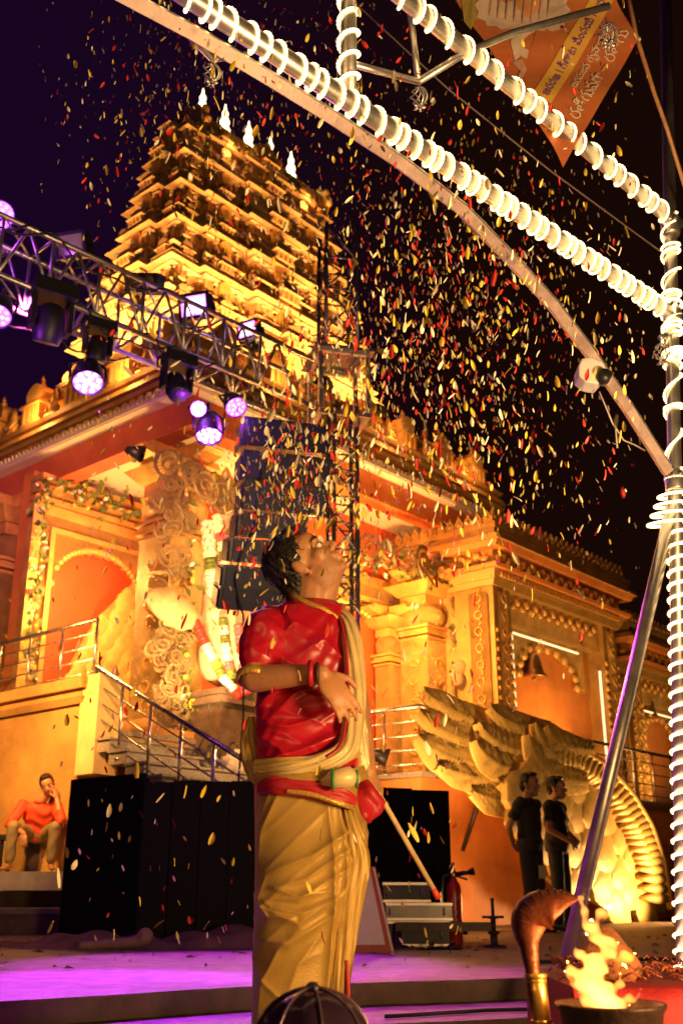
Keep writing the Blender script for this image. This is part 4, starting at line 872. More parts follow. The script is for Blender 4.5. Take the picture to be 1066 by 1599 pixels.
# stone bench with the seated man: stepped slabs
be = thing('stone_bench', 'low stepped stone bench of pale and dark slabs under the seated man', 'bench', (-4.3, 12.6, 0))
for i, (y0, y1, z0, z1, mt) in enumerate(((.35, 1.2, .0, .44, riserm), (.0, 1.2, .445, .645, M('pale_stone', (.52, .44, .32), .5, 0, .25, 5)), (-.4, .34, 0, .20, riserm), (-.42, .34, .203, .26, M('mid_stone', (.3, .24, .17), .5, 0, .3, 5)))):
    for k in range(2): m = MB(); m.box(-1.9 + k * 1.9 + .003, -.0 + k * 1.5 - .003 if k == 0 else 1.25, y0, y1, z0, z1); m.build('slab', mt, be)
sb = thing('dark_bag', 'large dark covered bundle with ribbed seams behind the seated man', 'bag', (pix(98, 1340, 13.75).x, 13.75, .645))
m = MB(); m.ell((0, 0, .30), (.5, .26, .34)); m.ell((.1, 0, .2), (.55, .24, .24)); m.box(-.4, .6, -.22, .2, 0, .3); blob('cover', m, .03, M('dark_cover', (.13, .10, .06), .35, 0, .3, 5), sb, 6)
for x in (-.2, .12, .4): m = MB(); m.tube([(x, -.27, .02), (x + .02, -.285, .25), (x - .02, -.22, .50), (x - .03, -.05, .63)], .014, 6); m.build('seam', M('seam_cord', (.3, .2, .12), .5, 0, 0), sb, True)
# the seat under him
se = thing('low_stool', 'dark low stool hidden under the seated man', 'stool', (-4.25, 13.2, .645))
m = MB(); m.box(-.30, .30, -.2, .22, .36, .42); m.build('seat', blackm, se)
for x in (-.27, .23):
    for y in (-.17, .15): m = MB(); m.box(x, x + .04, y, y + .04, 0, .36); m.build('leg', blackm, se)
# ------------------------------------------------------------------ floor props on the right
ex = thing('fire_extinguisher', 'red fire extinguisher with black horn standing in front of the black panels', 'extinguisher', (.985, 9.85, 0))
redm = M('extinguisher_red', (.42, .025, .015), .3, 0, .15, 8)
m = MB(); m.lathe([(.062, 0), (.066, .01), (.066, .43), (.058, .49), (.03, .53), (.026, .55)], 20); m.build('cylinder', redm, ex, True)
m = MB(); m.lathe([(.024, .55), (.028, .56), (.028, .60), (.016, .61), (.016, .65), (.02, .66), (.01, .68)], 12); m.build('valve', M('brass', (.55, .35, .1), .3, .9, .1, 9), ex, True)
m = MB(); m.bar((.0, 0, .585), (.10, -.01, .60), .02, .022); m.bar((.01, 0, .57), (.12, -.01, .535), .02, .018); m.build('lever', blackm, ex)
m = MB(); m.tube([(.02, -.01, .575), (.1, -.02, .59), (.13, -.02, .593)], .018, 8); m.tube([(.13, -.02, .593), (.175, -.025, .605), (.18, -.025, .606)], [.02, .036, .036], 12); m.build('horn', blackm, ex, True)
m = MB(); m.tube([(-.02, 0, .58), (-.09, -.01, .56), (-.115, -.01, .42), (-.10, -.01, .2), (-.075, -.02, .15)], .012, 7); m.build('hose', blackm, ex, True)
m = MB(); 
for k in range(9): 
    for j in range(2): m.add([(.0665 * math.sin(q), -.0665 * math.cos(q), .2 + k * .022 + z) for q, z in ((-.5 + .45 * j, 0), (-.5 + .45 * j + .1 + .3 * ((k * 7 + j * 3) % 5) / 5, 0), (-.5 + .45 * j + .1 + .3 * ((k * 7 + j * 3) % 5) / 5, .008), (-.5 + .45 * j, .008))], [(0, 1, 2, 3)])
lb_ = m.build('printed_label', M('label_print', (.7, .5, .4), .5, 0, 0), ex); lb_['kind'] = 'stuff'
def flightcase(x, y, z, w_, d, h, label, mat=blackm):
    t = thing('equipment_case', label, 'equipment case', (x, y, z), 0, 'equipment cases stacked by the black panels')
    m = MB(); m.box(-w_ / 2, w_ / 2, 0, d, 0, h); m.build('body', mat, t)
    for zz in (.0, h - .02): m = MB(); m.box(-w_ / 2 - .006, w_ / 2 + .006, -.006, -.001, zz, zz + .02); m.build('edge_rail', alu, t)
    for xx in (-w_ / 2 + .03, w_ / 2 - .07): m = MB(); m.tube([(xx, -.008, h * .3), (xx, -.03, h * .35), (xx, -.03, h * .65), (xx, -.008, h * .7)], .006, 6); m.build('handle', alu, t, True)
flightcase(.60, 9.6, .0, .62, .4, .20, 'wide low equipment case with bright top edge at the bottom of the stack')
flightcase(.66, 9.62, .205, .56, .4, .14, 'shallow equipment case in the middle of the stack', M('grey_case', (.12, .10, .09), .3, .3, .2, 5))
flightcase(.56, 9.65, .35, .40, .35, .16, 'small black equipment case on top of the stack')
cart = thing('pipe_stand', 'low dark steel pipe stand with upright screw beside the extinguisher', 'stand', (.75, 9.5, 0))
ironm = M('dark_iron', (.07, .05, .04), .5, .7, .3, 12)
m = MB(); m.bar((-.30, 0, .16), (.50, 0, .16), .06, .07); m.build('crossbar', ironm, cart)
m = MB(); m.lathe([(.10, 0), (.10, .015), (.03, .02), (.03, .10), (.05, .105), (.05, .12), (.022, .125), (.022, .22), (.055, .225), (.055, .24), (.014, .245), (.014, .36), (.018, .365), (.018, .385)], 12, (.52, 0, 0)); m.build('screw_jack', ironm, cart, True)
m = MB(); m.lathe([(.09, 0), (.09, .015), (.03, .02), (.03, .13)], 12, (-.28, 0, 0)); m.build('screw_jack', ironm, cart, True)
m = MB(); m.bar((.43, -.02, .235), (.61, .02, .235), .02); m.build('handle', ironm, cart)
for i, (x, y, r_) in enumerate(((.70, 9.1, .3), (.86, 9.15, -.5))):
    t = thing('rubber_slipper', ('left' if i == 0 else 'right') + ' dark rubber slipper of the pair left beside the extinguisher', 'slipper', (x, y, 0), r_)
    m = MB(); m.ell((0, 0, .012), (.12, .045, .014)); m.build('sole', blackm, t, True); m = MB(); m.tube([(.0, -.042, .015), (.03, -.02, .045), (.05, 0, .055), (.03, .02, .045), (0, .042, .015)], .009, 6); m.build('strap', blackm, t, True)
sg = thing('signboard', 'small red bordered white sign board leaning behind the golden dhoti', 'sign', (.24, 8.6, 0), .1)
m = MB(); m.prism([(-.24, 0), (.16, 0), (.02, .62), (-.20, .62)], 'y', 0, .03); m.build('board', M('sign_red', (.4, .02, .02), .5, 0, .1, 5), sg)
m = MB(); m.prism([(-.22, .06), (.09, .06), (-.02, .58), (-.18, .58)], 'y', -.006, -.001); m.build('white_panel', M('sign_white', (.7, .62, .5), .5, 0, .1, 5), sg)
m = MB(); m.prism([(.135, .015), (.152, .015), (.016, .61), (.002, .61)], 'y', -.008, -.002); m.build('edge_line', whitef, sg)
# loose gear at the foot of the orange wall, right
for i, (x, y, s, lb) in enumerate(((4.75, 14.9, 1, 'crumpled pale sack of gear at the foot of the orange wall'), (5.3, 15.2, .8, 'smaller crumpled dark sack beside the pale sack'))):
    t = thing('gear_sack', lb, 'sack', (x, y, 0)); m = MB(); m.ell((0, 0, .2 * s), (.26 * s, .2 * s, .24 * s)); m.ell((.08, .05, .38 * s), (.16 * s, .12 * s, .16 * s)); m.ell((-.2 * s, 0, .1 * s), (.2 * s, .18 * s, .14 * s))
    blob('sack', m, .025, M('sack_cloth', (.2, .16, .11) if i == 0 else (.08, .06, .05), .8, 0, .3, 8), t, 2, lambda P, N: P + N * (.02 * np.sin(P[:, :1] * 31 + P[:, 2:] * 23)))
t = thing('standing_board', 'narrow pale board leaning against the orange wall beside the sacks', 'board', (5.6, 15.6, 0), 0); m = MB(); m.add([(-.14, 0, 0), (.14, 0, 0), (.06, .22, .62), (-.1, .22, .62), (-.14, .03, 0), (.14, .03, 0), (.06, .25, .62), (-.1, .25, .62)], [(0, 1, 2, 3), (7, 6, 5, 4), (0, 4, 5, 1), (1, 5, 6, 2), (2, 6, 7, 3), (3, 7, 4, 0)]); m.build('board', M('board_white', (.55, .42, .28), .6, 0, .2, 5), t)
t = thing('wire_basket', 'small dark wire loop basket at the far right of the floor', 'basket', (5.95, 15.7, 0)); m = MB(); m.lathe([(.13, 0), (.17, .2), (.16, .2), (.12, .02)], 14); m.build('bowl', ironm, t); m = MB(); m.tube([(.16 * math.cos(x), 0, .2 + .26 * math.sin(x)) for x in np.linspace(0, PI, 12)], .012, 6); m.build('handle', ironm, t, True)
# floor litter: leaves and straw
lit = MB()
for k in range(420):
    x = random.uniform(-3.2, 5.0); y = random.uniform(7.4, 13.2) if random.random() < .7 else random.uniform(6.9, 9.5); a = random.uniform(0, PI); s = random.uniform(.015, .05); h_ = random.uniform(.004, .03)
    lit.add([(x + s * math.cos(a), y + s * math.sin(a), .004), (x - s * .4 * math.sin(a), y + s * .4 * math.cos(a), h_), (x - s * math.cos(a), y - s * math.sin(a), .006), (x + s * .4 * math.sin(a), y - s * .4 * math.cos(a), h_ * .5)], [(0, 1, 2, 3)])
tag(lit.build('floor_litter', M('litter', (.35, .22, .12), .8, 0, .5, 14)), 'dry leaves and scraps scattered over the stage floor', 'litter', kind='stuff')
fc = thing('floor_cable', 'thin dark cable winding across the stage floor at right', 'cable', (1.0, 7.6, 0)); m = MB(); m.tube([(1.2, 7.4, .012), (2.0, 7.7, .012), (2.7, 7.5, .012), (3.4, 8.1, .012), (4.2, 8.0, .012)], .012, 6); m.build('wire', blackm, fc, True, fc.location)
fc = thing('floor_cable', 'dark cable lying along the lower step tread', 'cable', (.4, 5.6, -.11)); m = MB(); m.tube([(.2, 5.35, -.098), (.7, 5.62, -.098), (1.3, 5.75, -.098), (2.2, 6.0, -.098)], .010, 6); m.build('wire', blackm, fc, True, fc.location)
# ------------------------------------------------------------------ woven festival decoration
spir = []
for v_ in range(3):
    m = MB(); pts = []
    for i in range(46):
        u = i / 45; a = u * 4.2 * 2 * PI / 2; r_ = 1 - .9 * u; pts.append((r_ * math.cos(a), -.12 * u - .03 * math.sin(9 * a), r_ * math.sin(a)))
    m.tube(pts, [.13 * (1 - .6 * i / 45) for i in range(46)], 6)
    for k in range(16):
        a = k * 2 * PI / 16; m.tube([(.25 * math.cos(a), -.05, .25 * math.sin(a)), (1.02 * math.cos(a + .3), .05, 1.02 * math.sin(a + .3))], .028, 4)
    spir.append(m.mesh('woven_spiral', straw, True))
lfm = MB(); lfm.add([(0, 0, 0), (.5, -.1, .5), (0, -.05, 1), (-.5, -.1, .5)], [(0, 1, 2), (0, 2, 3)]); 
def lmesh(n, mat): m = MB(); m.v = list(lfm.v); m.f = list(lfm.f); m.m = [0, 0]; return m.mesh(n, mat)
leafme, yelme, whime = lmesh('leaf', leaf), lmesh('flower', leafy), lmesh('flower', whitef)
def greens(parent, pts, n, spread, size, mix=(.6, .25, .15)):
    for k in range(n):
        u = random.random() * (len(pts) - 1); i = min(int(u), len(pts) - 2); f = u - i; p = Vector(pts[i]) * (1 - f) + Vector(pts[i + 1]) * f
        p = p + Vector((random.gauss(0, spread), random.gauss(0, spread * .5), random.gauss(0, spread))); r_ = random.random(); me = leafme if r_ < mix[0] else yelme if r_ < mix[0] + mix[1] else whime
        s = size * random.uniform(.6, 1.3) * (1 if me is leafme else .65); link('leaf' if me is leafme else 'flower', me, parent, p, (random.uniform(-.8, .8), random.uniform(0, 6.28), random.uniform(-.8, .8)), (s * .6, s, s))
# hanging decoration beside the porch column
dc = tthing('shell_garland', 'tall hanging decoration of woven spirals and shells beside the porch column', 'decoration')
bD = .62
def dp(px, py, d=0): return pixL(px, py, bD - d)
for px, py, s, rz in ((248, 780, .2, 1), (285, 780, .2, 3), (250, 830, .2, 2), (280, 900, .2, 5), (285, 975, .2, 1), (248, 1030, .2, 2), (285, 1035, .22, 4), (250, 1085, .22, 2), (290, 1090, .24, 1), (290, 1135, .26, 4), (262, 728, .30, 0), (300, 745, .34, 1), (268, 800, .26, 2), (298, 815, .26, 4), (262, 872, .27, 1.2), (285, 868, .2, 3), (247, 918, .22, 2), (264, 1000, .32, .4), (268, 1060, .34, 2.2), (272, 1105, .36, 4), (268, 1140, .34, 1)):
    p = dp(px, py, random.uniform(0, .1)); link('woven_spiral', random.choice(spir), dc, p, (random.uniform(-.2, .2), rz, random.uniform(-.3, .3)), (s * .82, s * .82, s * .82))
for k in range(34):
    py = random.uniform(715, 1145); s = random.uniform(.07, .13); link('woven_spiral', random.choice(spir), dc, dp(random.uniform(244, 302), py, random.uniform(.05, .2)), (random.uniform(-.4, .4), random.uniform(0, 6), random.uniform(-.5, .5)), (s, s, s * random.uniform(1, 1.8)))
shl = MB(); rows = []
for i in range(24):
    u = i / 23; r_ = (math.sin(PI * min(1, u * .96 + .03)) ** .75) * (1 - .25 * u) * .30 + .01
    rows.append([(-.55 + 1.1 * u, r_ * math.cos(a), r_ * math.sin(a) * (1 + .05 * math.sin(22 * u)) - .1 * u) for a in np.linspace(0, 2 * PI, 15)])
shl.grid(rows); shm_ = shl.mesh('conch_shell', M('shell_cream', (.6, .44, .22), .5, 0, .25, 9, .5, 30, 'wave'), True)
p = dp(275, 948, .25); link('conch_shell', shm_, dc, p, (0, .1, 0), (.95, .5, .95))
greens(dc, [dp(290, 740, .1), dp(297, 850, .12), dp(292, 920, .14), dp(290, 1010, .15), dp(296, 1150, .15)], 110, .07, .14)
m = MB(); m.box(dp(232, 1158).x, dp(335, 1158).x, bD - .3, bD + .1, 2.33, 2.42); m.build('base_board', gold, dc)
# top canopy netting between column and mast
nt_ = tthing('woven_valance', 'woven straw netting valance lit violet above the statue', 'decoration'); bN = .30
for k in range(9):
    px, py = 305 + 14 * k, 748 + 6.5 * k + 6 * (k % 2); link('woven_spiral', spir[k % 3], nt_, pixL(px, py, bN - .04 * (k % 2)), (0, k, 0), .27)
# festoon above the right door
fs = tthing('wheel_garland', 'festoon of woven wheels and greenery hanging above the right doorway', 'decoration'); bF = .35
WH = [(545, 862, .27), (575, 858, .30), (603, 862, .30), (632, 872, .28), (660, 878, .30), (690, 888, .31), (716, 893, .28), (737, 902, .30), (756, 908, .24)]
for k, (px, py, s) in enumerate(WH): link('woven_spiral', spir[k % 3], fs, pixL(px, py, bF - .05 * (k % 2)), (0, k * 1.3, .2 * (-1) ** k), s)
greens(fs, [pixL(545, 885, bF - .1), pixL(610, 890, bF - .1), pixL(680, 905, bF - .1), pixL(755, 922, bF - .1)], 130, .10, .15)
hg = tthing('leaf_drop', 'hanging drop of greenery and pale leaf shells right of the rosette column', 'decoration')
greens(hg, [pixL(712, 930, .28), pixL(714, 985, .26), pixL(716, 1030, .26)], 90, .09, .15)
for px, py, s in ((712, 950, .2), (715, 1000, .2), (718, 1085, .2)): link('woven_spiral', spir[0], hg, pixL(px, py, .25), (0, px, 0), (s, s, s * 1.5))
for px, py, r_ in ((722, 1042, .1), (718, 1062, .35)): link('conch_shell', shm_, hg, pixL(px, py, .15), (0, r_, 0), (.55, .45, .5))
gp_ = tthing('flower_garland', 'white and yellow flower garland framing the left portal', 'garland')
gpts = [pixL(48, 1060, 3.6), pixL(52, 980, 3.6), pixL(58, 900, 3.6), pixL(64, 820, 3.6), pixL(70, 768, 3.6)]
greens(gp_, gpts, 170, .06, .15, (.45, .25, .3)); greens(gp_, [pixL(72, 758, 3.55), pixL(130, 772, 3.55), pixL(220, 800, 3.55)], 110, .10, .17, (.6, .3, .1))
# ------------------------------------------------------------------ garlanded statue on its pedestal
ST = pix(352, 1000, 14.6)
stt = thing('garlanded_statue', 'pale robed statue hung with thick flower garlands behind the performer', 'statue', (ST.x, ST.y, 2.33), AN - PI / 2 + .5)
def sp(px, py, d=0): v = pix(px, py, ST.y - d) - Vector((ST.x, ST.y, 2.33)); return Matrix.Rotation(-(AN - PI / 2 + .5), 3, 'Z') @ v
stm = M('statue_paint', (.62, .42, .28), .5, 0, .2, 6)
m = MB(); m.cap(sp(352, 930), sp(352, 1030), .33, .40); m.ell(sp(350, 880), (.26, .22, .34)); m.ell(sp(340, 870, .1), (.2, .16, .2)); m.cap(sp(325, 900), sp(330, 960, .3), .11, .09); m.cap(sp(330, 960, .3), sp(372, 935, .4), .09, .07); m.cap(sp(350, 850), sp(352, 815), .10, .09); m.ell(sp(352, 792), (.15, .16, .20)); m.cap(sp(360, 1030, .2), sp(392, 1045, .3), .16, .13)
blob('body', m, .025, stm, stt, 4)
m = MB(); m.ell(sp(398, 905, .25), (.40, .22, .22)); m.ell(sp(380, 930, .25), (.32, .22, .22)); m.ell(sp(415, 930, .2), (.25, .2, .2)); blob('white_cloth', m, .025, M('white_cloth', (.8, .74, .6), .7, 0, .1, 6), stt, 5, lambda P, N: P + N * (.012 * np.sin(P[:, :1] * 25 + P[:, 2:] * 40)))
m = MB(); m.lathe([(.16, 0), (.18, .05), (.14, .14), (.15, .2), (.09, .3), (.04, .42), (.01, .46)], 14, sp(352, 775)); m.build('crown', gold, stt, True)
ringm = {}
for nm, mat in (('w', whitef), ('r', redf), ('g', leaf), ('y', leafy), ('p', M('pink_flower', (.6, .1, .12), .6, 0, .2, 9))):
    q = MB(); q.lathe([(.30, -.5), (.42, -.42), (.40, -.3), (.46, -.2), (.42, -.05), (.48, .1), (.42, .25), (.46, .38), (.34, .5)], 11)
    v2 = [(x * (1 + .1 * math.sin(7 * i)), y * (1 + .1 * math.cos(5 * i)), z) for i, (x, y, z) in enumerate(q.v)]; q.v = v2; ringm[nm] = q.mesh('flower_ring', mat)
def garland(label, pts, wd, pat):
    t = thing('thick_garland', label, 'garland', (0, 0, 0), 0, 'thick flower garlands hung on the statue'); t.location = pts[0]; L_ = [(pts[i + 1] - pts[i]).length for i in range(len(pts) - 1)]; tot = sum(L_); n = int(tot / (wd * .8))
    for k in range(n):
        s = tot * (k + .5) / n; i = 0
        while s > L_[i]: s -= L_[i]; i += 1
        d = (pts[i + 1] - pts[i]).normalized(); link('flower_ring', ringm[pat[k % len(pat)]], t, pts[i] + d * s - pts[0], d.to_track_quat('Z', 'Y').to_euler(), (wd, wd, wd * .95))
gy = ST.y - .45
garland('broad white banded garland hanging straight down at the shoulder of the statue', [pix(324, 815, gy), pix(328, 870, gy), pix(334, 930, gy)], .21, 'wwwgwwyw')
garland('white and pink garland hanging over the far shoulder of the statue', [pix(338, 805, gy), pix(347, 850, gy), pix(354, 905, gy), pix(362, 950, gy)], .16, 'wwpwgwwy')
garland('diagonal red and white garland crossing the lower body of the statue', [pix(304, 970, gy), pix(325, 1015, gy), pix(348, 1058, gy), pix(375, 1090, gy)], .15, 'rrrwwygwwrr')
garland('short green and white garland below the white cloth of the statue', [pix(348, 965, gy), pix(352, 1010, gy), pix(362, 1060, gy)], .14, 'gwgwwp')
garland('red flower garland at the knee of the statue', [pix(372, 975, gy), pix(378, 1020, gy), pix(384, 1085, gy)], .16, 'pprwpr')
ped = thing('stone_pedestal', 'dark carved stepped pedestal under the garlanded statue', 'pedestal', (ST.x, ST.y, 2.33), AN)
dk = M('dark_stone', (.12, .08, .05), .6, 0, .4, 6, .4, 30)
for i, (h0, h1, q) in enumerate(((-.5, .10, .55), (.10, .45, .44), (.45, .55, .52), (.55, .66, .46))): m = MB(); m.fr(-q, q, -q, q, h0 + .001, h1, 0, -.03); m.build('step_block', dk, ped)
# small dark lamps on the column capital
for i, (px, py, lb) in enumerate(((210, 706, 'black cone lamp clipped to the porch column capital'), (592, 1180, 'small black lamp standing on the terrace behind the railing'))):
    p = pix(px, py, 13.4 if i == 0 else 14.2); t = thing('cone_lamp', lb, 'lamp', p); m = MB(); m.lathe([(.05, -.12), (.07, -.08), (.13, .12), (.12, .12), (.02, -.05)], 14, (0, 0, 0), Matrix.Rotation(1.9, 3, 'Y')); m.build('shade', blackm, t, True); m = MB(); m.tube([(0, .1, -.12), (0, .05, 0)], .015, 6); m.build('arm', blackm, t, True)

# bags and gear left on the stairs
for i, (a, b, z, s, col, lb) in enumerate(((.25, -.35, 1.84, .30, (.05, .045, .04), 'small black carry bag dropped on the granite stairs'), (.62, -.45, 1.84, .28, (.62, .55, .45), 'crumpled white plastic bag beside the black bag on the stairs'), (1.0, -.95, 1.52, .22, (.04, .035, .03), 'coil of dark gear on the lower stairs'))):
    t = thing('carry_bag', lb, 'bag', TW(a, b, z), i * .7); m = MB(); m.ell((0, 0, .45 * s), (.62 * s, .4 * s, .5 * s)); m.ell((.2 * s, .1 * s, .75 * s), (.35 * s, .3 * s, .35 * s)); m.box(-.5 * s, .5 * s, -.3 * s, .3 * s, 0, .4 * s)
    blob('bag', m, .022, M('bag_' + ('cloth', 'plastic', 'rubber')[i], col, .4, 0, .25, 9), t, 2, lambda P, N: P + N * (.018 * np.sin(P[:, :1] * 29 + P[:, 2:] * 37)))
    m = MB(); m.tube([(.3 * s * math.cos(x), 0, .8 * s + .55 * s * math.sin(x)) for x in np.linspace(.2, PI - .2, 10)], .012, 6); m.build('handle', blackm, t, True)
# ------------------------------------------------------------------ people
skinm = M('skin', (.50, .235, .10), .45, 0, .18, 14, .08, 140); stub = M('stubble_skin', (.41, .19, .085), .55, 0, .15, 60, .1, 200)
hairm = M('black_hair', (.012, .009, .008), .4, 0, .3, 30, .5, 90)
maroon = M('red_satin', (.46, .006, .024), .36, 0, .14, 6, .06, 260, spec=.7); goldtrim = M('gold_trim', (.7, .42, .08), .35, .5, .2, 40, .3, 120)
silk = M('gold_silk', (.44, .27, .05), .48, .18, .16, 5, .12, 240, sheen=.2); creamsilk = M('cream_silk', (.72, .56, .24), .4, .1, .12, 6, .08, 120, sheen=.2)
crimson = M('crimson_cloth', (.42, .012, .022), .5, 0, .2, 9, .1, 60)
eyew = M('eye_white', (.75, .68, .6), .2, 0, 0); eyed = M('eye_dark', (.02, .012, .01), .15, 0, 0)
def rot_from(fwd, up):
    f = Vector(fwd).normalized(); u = Vector(up); u = (u - f * u.dot(f)).normalized(); l = u.cross(f); return Matrix((f, l, u)).transposed()
def head_shapes(mb, c, Rm, s=1.0, ears=True):
    c = Vector(c); T = lambda x, y, z: c + Rm @ (Vector((x, y, z)) * s); e = lambda p, r, q=None: mb.ell(T(*p), [v * s for v in r], Rm if q is None else Rm @ q)
    e((-.012, 0, .045), (.098, .076, .09)); e((.035, 0, -.03), (.06, .062, .085)); e((.03, 0, -.07), (.062, .053, .045)); e((.072, 0, -.096), (.026, .028, .022)); e((.05, 0, .05), (.05, .06, .05))
    for y in (-1, 1):
        e((.058, y * .042, -.018), (.03, .026, .026)); e((.0, y * .05, -.06), (.045, .02, .04)); e((.083, y * .03, .026), (.018, .03, .011))
        mb.ell(T(.108, y * .013, -.030), [.011 * s, .009 * s, .009 * s], Rm)
        if ears:
            q = Matrix.Rotation(y * .35, 3, 'Z'); e((-.012, y * .082, -.005), (.022, .008, .034), q); e((-.02, y * .087, .004), (.016, .009, .026), q); e((-.004, y * .080, -.032), (.010, .008, .012), q)
    mb.cap(T(.088, 0, .022), T(.120, 0, -.022), .009 * s, .0105 * s); e((.117, 0, -.028), (.012, .010, .008))
    e((.098, 0, -.058), (.012, .026, .008)); e((.095, 0, -.072), (.013, .022, .009)); e((.088, 0, -.05), (.014, .03, .016))
def face_parts(parent, c, Rm, s=1.0, off=Vector((0, 0, 0)), brows=True):
    c = Vector(c) - off; T = lambda x, y, z: c + Rm @ (Vector((x, y, z)) * s)
    for y in (-1, 1):
        m = MB(); m.ell(T(.084, y * .031, .006), [.011 * s, .016 * s, .009 * s], Rm); m.build('eye', eyew, parent, True)
        m = MB(); m.ell(T(.093, y * .031, .006), [.004 * s, .007 * s, .007 * s], Rm); m.build('iris', eyed, parent, True)
        m = MB(); m.tube([T(.092, y * .012, .028), T(.098, y * .03, .036), T(.085, y * .052, .030)], [.005 * s, .006 * s, .003 * s], 6); m.build('eyebrow', hairm, parent, True)
def hair_shapes(mb, c, Rm, s=1.0, full=1.0):
    c = Vector(c); T = lambda x, y, z: c + Rm @ (Vector((x, y, z)) * s)
    mb.ell(T(-.028, 0, .066), [.097 * s * full, .082 * s * full, .084 * s * full], Rm); mb.ell(T(-.068, 0, .0), [.052 * s * full, .074 * s, .07 * s], Rm); mb.ell(T(.028, 0, .118), [.055 * s, .062 * s, .026 * s * full], Rm)
    for y in (-1, 1): mb.ell(T(-.012, y * .074, .045), [.03 * s, .012 * s, .04 * s], Rm)
def hand_shapes(mb, wrist, d, n, s=1.0, curl=.5, spread=.16, side=1):
    """wrist point, direction of the palm, normal out of the back of the hand"""
    wv = Vector(wrist); d = Vector(d).normalized(); n = Vector(n); n = (n - d * n.dot(d)).normalized(); t = d.cross(n) * side
    pc = wv + d * .05 * s; Rm = Matrix((d, t, n)).transposed(); mb.ell(pc, (.058 * s, .043 * s, .018 * s), Rm)
    for k, (o, L_) in enumerate(((-.031, .066), (-.011, .078), (.011, .074), (.031, .058))):
        b = wv + d * .085 * s + t * o * s * 1.0; fd = (d + t * o * spread * 20).normalized(); a = 0; p = wv + d * .05 * s + t * o * .8 * s; mb.cap(p, b, .011 * s, .0095 * s, 8)
        for seg in range(3):
            a += curl * (.5 + .4 * seg); q = b + (fd * math.cos(a) - n * math.sin(a)) * L_ * s * (.45, .32, .25)[seg]; mb.cap(b, q, .0095 * s * (1 - .08 * seg), .0088 * s * (1 - .08 * seg), 8); b = q
    b = wv + d * .02 * s - t * .03 * s; q = b + (d * .6 - t * .75 - n * .2).normalized() * .042 * s; mb.cap(b, q, .014 * s, .011 * s, 8); q2 = q + (d * .9 - t * .25 - n * .35).normalized() * .034 * s; mb.cap(q, q2, .011 * s, .009 * s, 8)
# ---- the performer
YPf = 3.3
pf = thing('person', 'man in red satin shirt and golden dhoti looking up with arm across his chest', 'person', (pix(480, 1200, YPf).x, YPf, -.22))
po = pf.location.copy()
def pp(px, py, d=0):
    v = pix(px, py, YPf); u = pix(px, py, YPf - d); return u - po
hc = pp(480, 884, .02); fwd = Vector((.62, -.30, .72)); upv = Vector((-.74, .05, .62)); HR = rot_from(fwd, upv)
body = MB(); head_shapes(body, hc, HR, .92)
body.cap(hc + HR @ Vector((-.02, 0, -.05)), pp(484, 955), .060, .056); body.cap(hc + HR @ Vector((.02, 0, -.07)), pp(494, 955), .05, .05); body.cap(pp(465, 985), pp(508, 985), .045, .045)
# right arm
S_, El, Wr = pp(414, 985, .07), pp(398, 1060, .14), pp(502, 1052, .25)
body.cap(S_, El, .050, .041); body.cap(El, El * .5 + Wr * .5, .043, .036); body.cap(El * .5 + Wr * .5, Wr, .036, .026)
hand_shapes(body, Wr + Vector((.005, 0, -.004)), Vector((.55, -.08, -.75)), Vector((.35, -.9, .1)), 1.0, .28, .14, 1)
# left arm and hand low at his side
Wl = pp(574, 1205, .02); body.cap(pp(540, 1000, -.1), pp(560, 1110, -.06), .045, .038); body.cap(pp(560, 1110, -.06), Wl, .038, .027)
hand_shapes(body, Wl, Vector((.12, -.1, -.95)), Vector((.7, -.6, .1)), 1.0, .75, .08, 1)
# torso core, legs and feet so the figure stands on the ground
body.cap(pp(480, 1010), pp(482, 1200), .07, .085); body.cap(pp(440, 1230), pp(432, 1480), .085, .06); body.cap(pp(520, 1230), pp(505, 1480), .085, .06)
for fx, fl in ((430, 1480), (505, 1480)):
    k0 = pp(fx, fl); an = Vector((k0.x, .0, .09)); body.cap(k0, an, .058, .036); body.cap(an + Vector((-.03, 0, -.05)), an + Vector((.17, -.10, -.062)), .036, .026)
    for j in range(5): body.cap(an + Vector((.15 + .006 * j, -.09 - .0 + (j - 2) * .016, -.068)), an + Vector((.205 - .008 * j, -.115 + (j - 2) * .018, -.072)), .012, .010, 8)
hrT = HR.transposed()
def faceslot(c):
    q = hrT @ (Vector(c) - hc); q /= .92
    return 1 if (q.z < -.045 and q.x > -.03 and q.z > -.125 and not (abs(q.y) < .028 and -.085 < q.z < -.046 and q.x > .085) and q.x > -.02 - .6 * (q.z + .05) * 0) or (abs(q.y) < .036 and -.052 < q.z < -.042 and q.x > .09) else 0
blob('body', body, .0055, [skinm, stub], pf, 5, None, faceslot)
hb_ = MB(); hair_shapes(hb_, hc, HR, .94, 1.03); hb_.ell(hc + HR @ Vector((-.09, 0, -.03)), (.045, .06, .075), HR)
blob('hair', hb_, .006, hairm, pf, 3, lambda P, N: P + N * (.0035 * np.sin(P[:, :1] * 140 + P[:, 2:] * 190) * np.sin(P[:, 1:2] * 170)))
face_parts(pf, hc, HR, .92)
hs = MB(); rh = random.Random(3)
